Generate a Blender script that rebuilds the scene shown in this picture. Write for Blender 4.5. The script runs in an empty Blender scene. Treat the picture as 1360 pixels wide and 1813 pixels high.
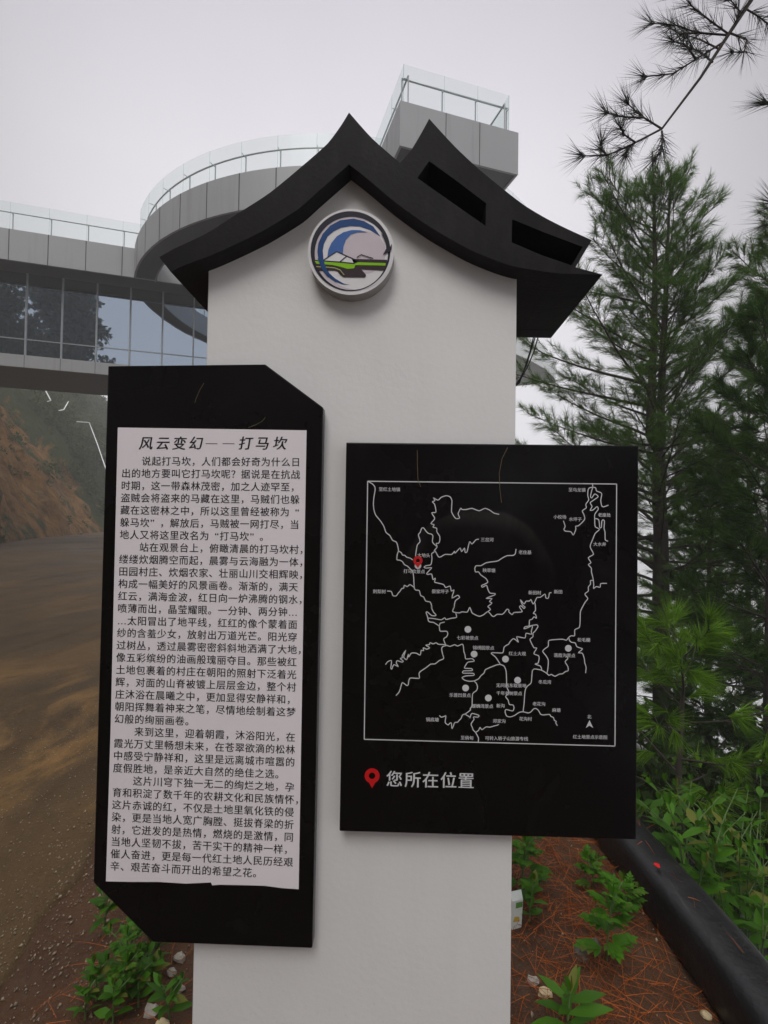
import bpy, math, random
import numpy as np
from mathutils import Vector, Matrix, noise
from mathutils.geometry import tessellate_polygon
R = math.radians
random.seed(7); rng = np.random.default_rng(7)
sc = bpy.context.scene
COL = sc.collection

# ------------------------------------------------------------------ camera
FPX, W0, H0 = 890.0, 1360.0, 1813.0            # focal length and frame, in photo pixels
CAM = Vector((0, 0, 1.55))
yw, pt, rl = R(1.93), R(1.19), R(0.815)
fwd = Vector((-math.sin(yw)*math.cos(pt), math.cos(yw)*math.cos(pt), math.sin(pt)))
rgt0 = Vector((math.cos(yw), math.sin(yw), 0)); up0 = rgt0.cross(fwd)
rgt = rgt0*math.cos(rl) + up0*math.sin(rl); upv = -rgt0*math.sin(rl) + up0*math.cos(rl)
cd = bpy.data.cameras.new('camera'); cam = bpy.data.objects.new('camera', cd); COL.objects.link(cam)
m = Matrix.Identity(4)
for i in range(3):
    m[i][0], m[i][1], m[i][2], m[i][3] = rgt[i], upv[i], -fwd[i], CAM[i]
cam.matrix_world = m
cd.sensor_fit = 'HORIZONTAL'; cd.sensor_width = 36; cd.lens = 36*FPX/W0
cd.clip_start = 0.05; cd.clip_end = 1000
sc.camera = cam
sc.render.resolution_x, sc.render.resolution_y = 768, 1024

def atDIR(px, py): return (rgt*(px-W0/2) + upv*(H0/2-py) + fwd*FPX).normalized()

# ------------------------------------------------------------------ world, sun, exposure
SUN_EL, SUN_AZ = R(50), R(192)
wd = bpy.data.worlds.new('World'); sc.world = wd; wd.use_nodes = True
nt = wd.node_tree; nt.nodes.clear()
def wn(t, **k):
    n = nt.nodes.new(t)
    for a, b in k.items(): setattr(n, a, b)
    return n
wo = wn('ShaderNodeOutputWorld'); bg = wn('ShaderNodeBackground')
sky = wn('ShaderNodeTexSky', sky_type='NISHITA', sun_disc=False, sun_elevation=SUN_EL, sun_rotation=SUN_AZ, dust_density=4.0)
hs = wn('ShaderNodeHueSaturation'); hs.inputs['Saturation'].default_value = 0.25
nt.links.new(sky.outputs[0], hs.inputs['Color'])
tc = wn('ShaderNodeTexCoord'); sx = wn('ShaderNodeSeparateXYZ'); nt.links.new(tc.outputs['Generated'], sx.inputs[0])
cr = wn('ShaderNodeValToRGB'); nt.links.new(sx.outputs['Z'], cr.inputs[0])
el = cr.color_ramp.elements
el[0].position = 0.0; el[0].color = (10.2, 10.1, 10.4, 1)
el[1].position = 1.0; el[1].color = (27.0, 26.8, 27.0, 1)
for p, c in ((0.22, (8.3, 8.15, 8.5, 1)), (0.55, (7.3, 7.05, 7.5, 1)), (0.74, (6.2, 5.9, 6.5, 1)), (0.88, (21.5, 21.3, 21.5, 1))):
    e = el.new(p); e.color = c
ns = wn('ShaderNodeTexNoise'); ns.inputs['Scale'].default_value = 1.6; ns.inputs['Detail'].default_value = 4
nt.links.new(tc.outputs['Generated'], ns.inputs['Vector'])
mr = wn('ShaderNodeMapRange'); mr.inputs['To Min'].default_value = 0.88; mr.inputs['To Max'].default_value = 1.10
nt.links.new(ns.outputs[0], mr.inputs['Value'])
vm = wn('ShaderNodeVectorMath', operation='SCALE'); nt.links.new(cr.outputs[0], vm.inputs[0]); nt.links.new(mr.outputs[0], vm.inputs['Scale'])
mx = wn('ShaderNodeMix', data_type='RGBA'); mx.inputs['Factor'].default_value = 0.86
# the fog is thinnest and brightest ahead, up the slope towards the deck
gv = atDIR(620, 420)
dp = wn('ShaderNodeVectorMath', operation='DOT_PRODUCT'); dp.inputs[1].default_value = gv; nt.links.new(tc.outputs['Generated'], dp.inputs[0])
gm = wn('ShaderNodeMapRange', interpolation_type='SMOOTHSTEP'); gm.inputs['From Min'].default_value = 0.76; gm.inputs['From Max'].default_value = 0.99
gm.inputs['To Min'].default_value = 0.75; gm.inputs['To Max'].default_value = 1.30; nt.links.new(dp.outputs['Value'], gm.inputs['Value'])
v2 = wn('ShaderNodeVectorMath', operation='SCALE'); nt.links.new(vm.outputs[0], v2.inputs[0]); nt.links.new(gm.outputs[0], v2.inputs['Scale'])
nt.links.new(hs.outputs[0], mx.inputs['A']); nt.links.new(v2.outputs[0], mx.inputs['B'])
nt.links.new(mx.outputs['Result'], bg.inputs['Color']); bg.inputs['Strength'].default_value = 0.1
nt.links.new(bg.outputs[0], wo.inputs[0])
sl = bpy.data.lights.new('sun', 'SUN'); sl.energy = 1.35; sl.angle = R(28); sl.color = (1, 0.97, 0.93)
so = bpy.data.objects.new('sun', sl); COL.objects.link(so)
sd = Vector((math.sin(SUN_AZ)*math.cos(SUN_EL), math.cos(SUN_AZ)*math.cos(SUN_EL), math.sin(SUN_EL)))
so.rotation_euler = sd.to_track_quat('Z', 'Y').to_euler(); so.location = (0, -5, 20)
sc.view_settings.view_transform = 'Standard'; sc.view_settings.look = 'None'
sc.view_settings.exposure = 0.0; sc.view_settings.gamma = 1.0
sc.render.engine = 'CYCLES'; sc.cycles.use_denoising = True
sc.cycles.max_bounces = 8; sc.cycles.transparent_max_bounces = 24; sc.cycles.volume_bounces = 1

# ------------------------------------------------------------------ projection helpers (photo pixel -> point in the place)
def ray(px, py): return rgt*(px-W0/2) + upv*(H0/2-py) + fwd*FPX
def atY(px, py, Y): d = ray(px, py); return CAM + d*(Y/d.y)
def atZ(px, py, Z): d = ray(px, py); return CAM + d*((Z-CAM.z)/d.z)
def atD(px, py, D): return CAM + ray(px, py)*(D/FPX)

# ------------------------------------------------------------------ object helpers
def tag(o, label=None, cat=None, group=None, kind=None):
    if label: o['label'] = label
    if cat: o['category'] = cat
    if group: o['group'] = group
    if kind: o['kind'] = kind
    return o
def empty(name, loc, label, cat, group=None):
    o = bpy.data.objects.new(name, None); COL.objects.link(o); o.location = loc; o.empty_display_size = 0.1
    return tag(o, label, cat, group)
class MB:
    """collects vertices and faces of one mesh, in world coordinates"""
    def __init__(s): s.v = []; s.f = []; s.n = 0
    def add(s, vs, fs):
        k = s.n; s.v.extend([tuple(p) for p in vs]); s.n += len(vs)
        s.f.extend([tuple(i+k for i in f) for f in fs]); return s
    def box(s, lo, hi):
        (a, b, c), (d, e, f) = lo, hi
        v = [(a,b,c),(d,b,c),(d,e,c),(a,e,c),(a,b,f),(d,b,f),(d,e,f),(a,e,f)]
        return s.add(v, [(0,3,2,1),(4,5,6,7),(0,1,5,4),(1,2,6,5),(2,3,7,6),(3,0,4,7)])
    def hexa(s, p, ax, ay, az):
        p, ax, ay, az = Vector(p), Vector(ax), Vector(ay), Vector(az)
        v = [p, p+ax, p+ax+ay, p+ay, p+az, p+ax+az, p+ax+ay+az, p+ay+az]
        return s.add(v, [(0,3,2,1),(4,5,6,7),(0,1,5,4),(1,2,6,5),(2,3,7,6),(3,0,4,7)])
    def tube(s, pts, rad, n=8, cap=True, closed=False):
        pts = [Vector(p) for p in pts]; m = len(pts)
        if not hasattr(rad, '__len__'): rad = [rad]*m
        prev = None; vs = []
        for i, p in enumerate(pts):
            if closed: t = pts[(i+1) % m]-pts[i-1]
            else: t = pts[min(i+1, m-1)]-pts[max(i-1, 0)]
            t.normalize()
            if prev is None:
                a = Vector((0,0,1)) if abs(t.z) < 0.9 else Vector((1,0,0)); u = t.cross(a).normalized()
            else:
                u = prev - t*prev.dot(t)
                u = u.normalized() if u.length > 1e-6 else t.orthogonal().normalized()
            prev = u; w = t.cross(u)
            for k in range(n):
                an = 2*math.pi*k/n; vs.append(p + (u*math.cos(an)+w*math.sin(an))*rad[i])
        fs = []
        for i in range(m if closed else m-1):
            for k in range(n):
                a, b = i*n+k, i*n+(k+1) % n; j = ((i+1) % m)*n
                fs.append((a, b, j+(k+1) % n, j+k))
        if cap and not closed: fs += [tuple(range(n-1, -1, -1)), tuple((m-1)*n+k for k in range(n))]
        return s.add(vs, fs)
    def prism(s, loops, y0, y1, back=True):
        """loops of (x, z): outer then holes; front at y0, back at y1"""
        L = [[Vector((x, z, 0)) for x, z in lp] for lp in loops]
        tri = tessellate_polygon(L); flat = [p for lp in L for p in lp]; n = len(flat)
        vs = [(p.x, y0, p.y) for p in flat]
        fs = []
        for t in tri:
            a, b, c = (flat[i] for i in t)
            ccw = (b.x-a.x)*(c.y-a.y)-(b.y-a.y)*(c.x-a.x) > 0
            fs.append(tuple(t) if ccw else tuple(reversed(t)))
        if y1 is not None:
            vs += [(p.x, y1, p.y) for p in flat]
            if back: fs += [tuple(i+n for i in reversed(f)) for f in fs[:]]
            k = 0
            for li, lp in enumerate(L):
                ar = sum(lp[i].x*lp[(i+1) % len(lp)].y-lp[(i+1) % len(lp)].x*lp[i].y for i in range(len(lp)))
                fl = (ar > 0) == (li == 0)
                for i in range(len(lp)):
                    a, b = k+i, k+(i+1) % len(lp)
                    fs.append((b, a, a+n, b+n) if fl else (a, b, b+n, a+n))
                k += len(lp)
        return s.add(vs, fs)
    def build(s, name, mat, parent=None, smooth=False, bevel=0, **kw):
        me = bpy.data.meshes.new(name); me.from_pydata([tuple(p) for p in s.v], [], s.f); me.update()
        return link(me, name, mat, parent, smooth, bevel, **kw)
def link(me, name, mat, parent=None, smooth=False, bevel=0, label=None, cat=None, group=None, kind=None):
    if mat: me.materials.append(mat)
    if smooth: me.polygons.foreach_set('use_smooth', [True]*len(me.polygons))
    o = bpy.data.objects.new(name, me); COL.objects.link(o)
    if parent is not None:
        o.parent = parent
        root = Vector((0,0,0)); q = parent
        while q is not None: root += q.location; q = q.parent
        me.transform(Matrix.Translation(-root))
    if bevel:
        b = o.modifiers.new('bevel', 'BEVEL'); b.width = bevel; b.segments = 2; b.limit_method = 'ANGLE'; b.angle_limit = R(40)
    return tag(o, label, cat, group, kind)
def npmesh(V, F, name, mat, parent=None, **kw):
    """fast build from arrays: V (n,3), F (m,k)"""
    V = np.asarray(V, np.float32); F = np.asarray(F, np.int32); k = F.shape[1]
    me = bpy.data.meshes.new(name); me.vertices.add(len(V)); me.vertices.foreach_set('co', V.ravel())
    me.loops.add(F.size); me.loops.foreach_set('vertex_index', F.ravel())
    me.polygons.add(len(F)); me.polygons.foreach_set('loop_start', np.arange(0, F.size, k, dtype=np.int32))
    me.update(calc_edges=True); me.validate()
    return link(me, name, mat, parent, **kw)

# ------------------------------------------------------------------ materials
class NG:
    def __init__(s, name):
        s.m = bpy.data.materials.new(name); s.m.use_nodes = True; s.t = s.m.node_tree; s.t.nodes.clear()
        s.out = s.n('ShaderNodeOutputMaterial')
    def n(s, t, **k):
        x = s.t.nodes.new(t)
        for a, b in k.items(): setattr(x, a, b)
        return x
    def l(s, a, b): s.t.links.new(a, b)
    def co(s, scale=(1,1,1), kind='Object'):
        c = s.n('ShaderNodeTexCoord'); mp = s.n('ShaderNodeMapping'); mp.inputs['Scale'].default_value = scale
        s.l(c.outputs[kind], mp.inputs[0]); return mp.outputs[0]
    def noise(s, vec, scale, detail=5, rough=0.55, dist=0):
        x = s.n('ShaderNodeTexNoise'); x.inputs['Scale'].default_value = scale; x.inputs['Detail'].default_value = detail
        x.inputs['Roughness'].default_value = rough; x.inputs['Distortion'].default_value = dist
        s.l(vec, x.inputs['Vector']); return x.outputs[0]
    def ramp(s, fac, stops):
        x = s.n('ShaderNodeValToRGB'); e = x.color_ramp.elements
        while len(e) < len(stops): e.new(0.5)
        for k, (p, c) in enumerate(stops):
            e[k].position = p; e[k].color = (*c, 1) if hasattr(c, '__len__') else (c, c, c, 1)
        s.l(fac, x.inputs[0]); return x.outputs[0]
    def mix(s, fac, a, b, blend='MIX'):
        x = s.n('ShaderNodeMix', data_type='RGBA', blend_type=blend)
        for v, i in ((fac, 'Factor'), (a, 'A'), (b, 'B')):
            if hasattr(v, 'links'): s.l(v, x.inputs[i])
            elif i == 'Factor': x.inputs[i].default_value = v
            else: x.inputs[i].default_value = (*v, 1)
        return x.outputs['Result']
    def math(s, op, a, b=0.0, clamp=False):
        x = s.n('ShaderNodeMath', operation=op, use_clamp=clamp)
        for v, i in ((a, 0), (b, 1)):
            if hasattr(v, 'links'): s.l(v, x.inputs[i])
            else: x.inputs[i].default_value = v
        return x.outputs[0]
    def bsdf(s, color, rough=0.6, spec=0.5, metal=0.0, bump=None, bstr=0.3, bdist=0.01, **kw):
        p = s.n('ShaderNodeBsdfPrincipled')
        for v, i in ((color, 'Base Color'), (rough, 'Roughness'), (metal, 'Metallic'), (spec, 'Specular IOR Level')):
            if hasattr(v, 'links'): s.l(v, p.inputs[i])
            else: p.inputs[i].default_value = (*v, 1) if hasattr(v, '__len__') else v
        if bump is not None:
            b = s.n('ShaderNodeBump'); b.inputs['Strength'].default_value = bstr; b.inputs['Distance'].default_value = bdist
            s.l(bump, b.inputs['Height']); s.l(b.outputs[0], p.inputs['Normal'])
        for i, v in kw.items(): p.inputs[i].default_value = v
        s.l(p.outputs[0], s.out.inputs[0]); s.p = p; return s.m
def plain(name, c, rough=0.6, spec=0.5, metal=0.0, var=0.12, scale=12.0):
    g = NG(name); v = g.noise(g.co(), scale, 4)
    col = g.mix(v, tuple(x*(1-var) for x in c), tuple(min(1, x*(1+var)) for x in c))
    return g.bsdf(col, rough, spec, metal)

def mat_wall():
    g = NG('white_paint'); c = g.co()
    big = g.noise(c, 1.4, 5); st = g.noise(g.co((9, 9, 0.55)), 1.0, 5, 0.6)
    sp = g.noise(c, 210, 2, 0.5)
    smear = g.noise(g.co((2.0, 2.0, 5.5)), 1.3, 4, 0.6, 0.6)
    col = g.mix(g.ramp(big, [(0.35, 0.0), (0.7, 1.0)]), (0.74, 0.735, 0.73), (0.80, 0.795, 0.785))
    col = g.mix(g.ramp(st, [(0.55, 0.0), (0.85, 0.16)]), col, (0.50, 0.49, 0.46))
    col = g.mix(g.ramp(smear, [(0.62, 0.0), (0.8, 0.22)]), col, (0.52, 0.49, 0.45))
    col = g.mix(g.ramp(sp, [(0.775, 0.0), (0.80, 0.75)]), col, (0.12, 0.11, 0.10))
    sz = g.n('ShaderNodeSeparateXYZ'); g.l(c, sz.inputs[0])
    low = g.ramp(g.math('ADD', sz.outputs['Z'], g.math('MULTIPLY', g.noise(c, 5, 4), 0.5)), [(0.30, 0.45), (0.62, 0.0)])
    spl = g.ramp(g.noise(c, 120, 5, 0.7), [(0.60, 0.0), (0.70, 1.0)])
    col = g.mix(g.math('MULTIPLY', low, spl), col, (0.30, 0.23, 0.15))
    return g.bsdf(col, g.ramp(big, [(0.3, 0.35), (0.7, 0.5)]), 0.5, bump=g.noise(c, 60, 3), bstr=0.06)
def mat_roof():
    g = NG('roof_metal'); c = g.co()
    a = g.noise(c, 2.2, 5); sp = g.noise(c, 90, 2)
    col = g.mix(a, (0.010, 0.009, 0.0105), (0.016, 0.0145, 0.016))
    col = g.mix(g.ramp(sp, [(0.72, 0.0), (0.76, 0.8)]), col, (0.003, 0.003, 0.003))
    dst = g.ramp(g.noise(g.co((1.5, 1.5, 0.6)), 6, 6, 0.7), [(0.5, 0.0), (0.8, 0.55)])
    col = g.mix(dst, col, (0.040, 0.037, 0.036))
    return g.bsdf(col, g.ramp(a, [(0.3, 0.42), (0.7, 0.6)]), 0.10, bump=sp, bstr=0.08)
def mat_board():
    g = NG('black_panel'); c = g.co()
    a = g.noise(c, 3.0, 5); sm = g.noise(g.co((1, 1, 0.5)), 5, 5, 0.65, 1.2)
    col = g.mix(g.ramp(sm, [(0.55, 0.0), (0.85, 0.5)]), (0.0045, 0.0035, 0.0035), (0.016, 0.015, 0.014))
    dr = g.noise(c, 160, 2)
    col = g.mix(g.ramp(dr, [(0.785, 0.0), (0.81, 0.35)]), col, (0.12, 0.12, 0.12))
    return g.bsdf(col, g.ramp(a, [(0.3, 0.16), (0.7, 0.34)]), 0.14)
def mat_map_board():
    # the map panel also has a wide, faint wipe mark: two arcs of dried dust
    g = NG('wiped_black_panel'); c = g.co()
    a = g.noise(c, 3.0, 5); sm = g.noise(g.co((1, 1, 0.5)), 5, 5, 0.65, 1.2)
    col = g.mix(g.ramp(sm, [(0.55, 0.0), (0.85, 0.5)]), (0.0045, 0.0035, 0.0035), (0.016, 0.015, 0.014))
    o = SIGN_O
    ctr = atY(845, 1040, 1.407) - o
    sb = g.n('ShaderNodeVectorMath', operation='SUBTRACT'); g.l(c, sb.inputs[0]); sb.inputs[1].default_value = ctr
    ln = g.n('ShaderNodeVectorMath', operation='LENGTH'); g.l(sb.outputs[0], ln.inputs[0])
    w = g.math('ADD', ln.outputs['Value'], g.math('MULTIPLY', g.noise(c, 6, 3), 0.03))
    band = g.ramp(w, [(0.185, 0.0), (0.215, 0.8), (0.228, 1.0), (0.236, 0.0)])
    sz = g.n('ShaderNodeSeparateXYZ'); g.l(sb.outputs[0], sz.inputs[0])
    band = g.math('MULTIPLY', band, g.ramp(g.math('ADD', sz.outputs['Z'], 0.5), [(0.46, 0.0), (0.72, 0.85)]))
    band = g.math('MULTIPLY', band, g.ramp(sm, [(0.35, 0.1), (0.7, 1.0)]))
    col = g.mix(band, col, (0.035, 0.034, 0.032))
    return g.bsdf(col, g.ramp(a, [(0.3, 0.16), (0.7, 0.34)]), 0.14)
def mat_fascia():
    g = NG('aluminium_panel'); c = g.co()
    a = g.noise(c, 0.5, 4); st = g.noise(g.co((1.6, 1.6, 0.10)), 2.0, 4, 0.6)
    col = g.mix(a, (0.295, 0.302, 0.308), (0.352, 0.358, 0.364))
    col = g.mix(g.ramp(st, [(0.55, 0.0), (0.75, 0.5)]), col, (0.20, 0.197, 0.195))
    return g.bsdf(col, 0.45, 0.4, 0.1)
def mat_window():
    g = NG('coated_glass'); a = g.noise(g.co(), 0.7, 2)
    gl = g.n('ShaderNodeBsdfGlossy'); gl.inputs['Color'].default_value = (0.50, 0.60, 0.72, 1); gl.inputs['Roughness'].default_value = 0.015
    df = g.n('ShaderNodeBsdfDiffuse'); df.inputs['Color'].default_value = (0.02, 0.028, 0.03, 1)
    b = g.n('ShaderNodeBump'); b.inputs['Strength'].default_value = 0.015; b.inputs['Distance'].default_value = 0.2
    g.l(a, b.inputs['Height']); g.l(b.outputs[0], gl.inputs['Normal'])
    ms = g.n('ShaderNodeMixShader'); ms.inputs[0].default_value = 0.78
    g.l(df.outputs[0], ms.inputs[1]); g.l(gl.outputs[0], ms.inputs[2]); g.l(ms.outputs[0], g.out.inputs[0])
    return g.m
def mat_railglass():
    g = NG('railing_glass')
    tr = g.n('ShaderNodeBsdfTransparent'); tr.inputs['Color'].default_value = (0.90, 0.945, 0.93, 1)
    gl = g.n('ShaderNodeBsdfGlossy'); gl.inputs['Color'].default_value = (0.75, 0.88, 0.84, 1); gl.inputs['Roughness'].default_value = 0.18
    df = g.n('ShaderNodeBsdfDiffuse'); df.inputs['Color'].default_value = (0.72, 0.80, 0.78, 1)
    ge = g.n('ShaderNodeNewGeometry'); dt = g.n('ShaderNodeVectorMath', operation='DOT_PRODUCT'); g.l(ge.outputs['Normal'], dt.inputs[0]); g.l(ge.outputs['Incoming'], dt.inputs[1])
    k = g.math('POWER', g.math('SUBTRACT', 1.0, g.math('ABSOLUTE', dt.outputs['Value'])), 5.0); fac = g.math('ADD', g.math('MULTIPLY', k, 0.5), 0.03)
    m1 = g.n('ShaderNodeMixShader'); g.l(fac, m1.inputs[0]); g.l(tr.outputs[0], m1.inputs[1]); g.l(gl.outputs[0], m1.inputs[2])
    m2 = g.n('ShaderNodeMixShader'); m2.inputs[0].default_value = 0.10
    g.l(m1.outputs[0], m2.inputs[1]); g.l(df.outputs[0], m2.inputs[2]); g.l(m2.outputs[0], g.out.inputs[0])
    return g.m
def mat_leaf(name, c, var=0.35, trans=0.25, rough=0.5, spec=0.4, worn=None):
    g = NG(name); ge = g.n('ShaderNodeNewGeometry'); rp = ge.outputs['Random Per Island']
    v = g.noise(g.co(), 1.7, 3)
    lo = tuple(x*(1-var) for x in c); hi = (c[0]*(1+var*1.3), c[1]*(1+var), c[2]*(1+var*0.6))
    col = g.mix(g.math('ADD', g.math('MULTIPLY', rp, 0.55), g.math('MULTIPLY', v, 0.45)), lo, hi)
    if worn: col = g.mix(g.ramp(g.math('FRACT', g.math('MULTIPLY', rp, 7.31)), [(0.86, 0.0), (0.93, 0.75)]), col, worn)
    g.bsdf(col, rough, spec)
    tl = g.n('ShaderNodeBsdfTranslucent'); g.l(col, tl.inputs['Color'])
    ms = g.n('ShaderNodeMixShader'); ms.inputs[0].default_value = trans
    g.l(g.p.outputs[0], ms.inputs[1]); g.l(tl.outputs[0], ms.inputs[2]); g.l(ms.outputs[0], g.out.inputs[0])
    return g.m
def mat_bark(name, c):
    g = NG(name); v = g.noise(g.co((14, 14, 4)), 1.6, 6, 0.65)
    return g.bsdf(g.mix(v, tuple(x*0.5 for x in c), tuple(x*1.5 for x in c)), 0.85, 0.2, bump=v, bstr=0.6, bdist=0.02)
def mat_pipe():
    g = NG('black_plastic'); c = g.co()
    a = g.noise(c, 5, 6, 0.65); f = g.noise(c, 60, 4, 0.7); sc_ = g.noise(g.co((30, 2.5, 30)), 1.5, 4)
    col = g.mix(a, (0.004, 0.004, 0.005), (0.012, 0.012, 0.013))
    col = g.mix(g.ramp(sc_, [(0.62, 0.0), (0.72, 0.6)]), col, (0.035, 0.036, 0.038))
    sp = g.ramp(g.noise(c, 130, 3, 0.6), [(0.66, 0.0), (0.72, 0.8)])
    col = g.mix(g.math('MULTIPLY', sp, g.ramp(a, [(0.45, 0.0), (0.6, 1.0)])), col, (0.10, 0.065, 0.04))
    return g.bsdf(col, g.ramp(a, [(0.3, 0.28), (0.7, 0.5)]), 0.4, bump=g.math('ADD', a, g.math('MULTIPLY', f, 0.15)), bstr=0.35, bdist=0.02)
def mat_road():
    g = NG('wet_asphalt'); c = g.co()
    big = g.noise(c, 0.35, 6, 0.6); st = g.noise(g.co((0.55, 0.16, 1)), 1.0, 6, 0.62, 0.8)
    mid = g.noise(c, 6, 6, 0.7); fine = g.noise(c, 70, 4, 0.75); sp = g.noise(c, 95, 2, 0.5)
    col = g.mix(g.ramp(big, [(0.35, 0.0), (0.65, 1.0)]), (0.036, 0.024, 0.012), (0.076, 0.049, 0.024))
    col = g.mix(g.ramp(fine, [(0.35, 0.0), (0.7, 0.75)]), col, (0.078, 0.058, 0.040))
    col = g.mix(g.ramp(mid, [(0.55, 0.0), (0.75, 0.6)]), col, (0.016, 0.013, 0.010))
    # clay washed over the tarmac: a tongue across the near road, thin films farther off
    sxyz = g.n('ShaderNodeSeparateXYZ'); g.l(c, sxyz.inputs[0])
    film = g.ramp(st, [(0.48, 0.0), (0.66, 0.7)])
    near = g.ramp(g.math('MULTIPLY', sxyz.outputs['Y'], 0.1), [(0.22, 0.10), (0.30, 1.0), (0.42, 1.0), (0.56, 0.16)])
    tong = g.ramp(g.noise(g.co((0.9, 0.55, 1)), 1.25, 8, 0.70, 0.6), [(0.44, 0.0), (0.60, 0.9)])
    clay = g.math('MAXIMUM', g.math('MULTIPLY', film, 0.45), g.math('MULTIPLY', near, tong))
    cc = g.mix(fine, (0.16, 0.088, 0.032), (0.29, 0.168, 0.066))
    trk = g.noise(g.co((2.4, 0.12, 1)), 1.0, 5, 0.6, 0.3)
    col = g.mix(g.ramp(trk, [(0.54, 0.0), (0.66, 0.55)]), col, (0.022, 0.016, 0.011))
    col = g.mix(clay, col, cc)
    col = g.mix(g.ramp(sp, [(0.70, 0.0), (0.725, 0.9)]), col, (0.36, 0.33, 0.28))
    rg = g.math('ADD', g.ramp(big, [(0.35, 0.42), (0.65, 0.62)]), g.math('MULTIPLY', clay, 0.2))
    h = g.math('ADD', g.math('ADD', fine, mid), g.math('MULTIPLY', tong, 0.6))
    return g.bsdf(col, rg, 0.08, bump=h, bstr=0.8, bdist=0.015)
def mat_ground():
    g = NG('red_earth'); c = g.co()
    a = g.noise(c, 1.6, 6, 0.62); f = g.noise(c, 26, 6, 0.7); pb = g.noise(c, 60, 2)
    col = g.mix(g.ramp(a, [(0.3, 0.0), (0.7, 1.0)]), (0.045, 0.020, 0.009), (0.105, 0.044, 0.017))
    col = g.mix(g.ramp(f, [(0.4, 0.0), (0.75, 0.8)]), col, (0.10, 0.058, 0.032))
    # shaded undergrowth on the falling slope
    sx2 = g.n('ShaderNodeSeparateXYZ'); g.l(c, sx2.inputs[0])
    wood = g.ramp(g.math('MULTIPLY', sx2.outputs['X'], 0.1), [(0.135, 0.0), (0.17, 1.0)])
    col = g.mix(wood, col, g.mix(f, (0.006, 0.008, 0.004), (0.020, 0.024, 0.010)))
    col = g.mix(g.ramp(pb, [(0.73, 0.0), (0.76, 0.7)]), col, (0.25, 0.21, 0.16))
    return g.bsdf(col, 0.75, 0.3, bump=g.math('ADD', f, g.math('MULTIPLY', a, 0.5)), bstr=0.9, bdist=0.03)
def mat_hill():
    g = NG('clay_bank'); c = g.co()
    a = g.noise(c, 0.28, 7, 0.62, 0.5); f = g.noise(c, 1.6, 7, 0.7); ru = g.noise(g.co((0.9, 0.9, 0.18)), 1.1, 6, 0.6)
    clay = g.mix(g.ramp(ru, [(0.3, 0.0), (0.7, 1.0)]), (0.085, 0.042, 0.014), (0.33, 0.180, 0.062))
    clay = g.mix(g.ramp(f, [(0.45, 0.0), (0.8, 0.7)]), clay, (0.44, 0.25, 0.10))
    grn = g.mix(f, (0.028, 0.040, 0.014), (0.085, 0.105, 0.040))
    sxyz = g.n('ShaderNodeSeparateXYZ'); g.l(c, sxyz.inputs[0])
    far = g.ramp(g.math('MULTIPLY', sxyz.outputs['Y'], 0.01), [(0.42, 0.0), (0.56, 0.40)])
    hi = g.ramp(g.math('MULTIPLY', sxyz.outputs['Z'], 0.05), [(0.25, 0.0), (0.75, 0.16)])
    k = g.math('ADD', g.math('ADD', a, far), hi)
    return g.bsdf(g.mix(g.ramp(k, [(0.55, 0.0), (0.63, 1.0)]), clay, grn), 0.9, 0.1, bump=g.math('ADD', f, ru), bstr=1.0, bdist=0.9)

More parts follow.
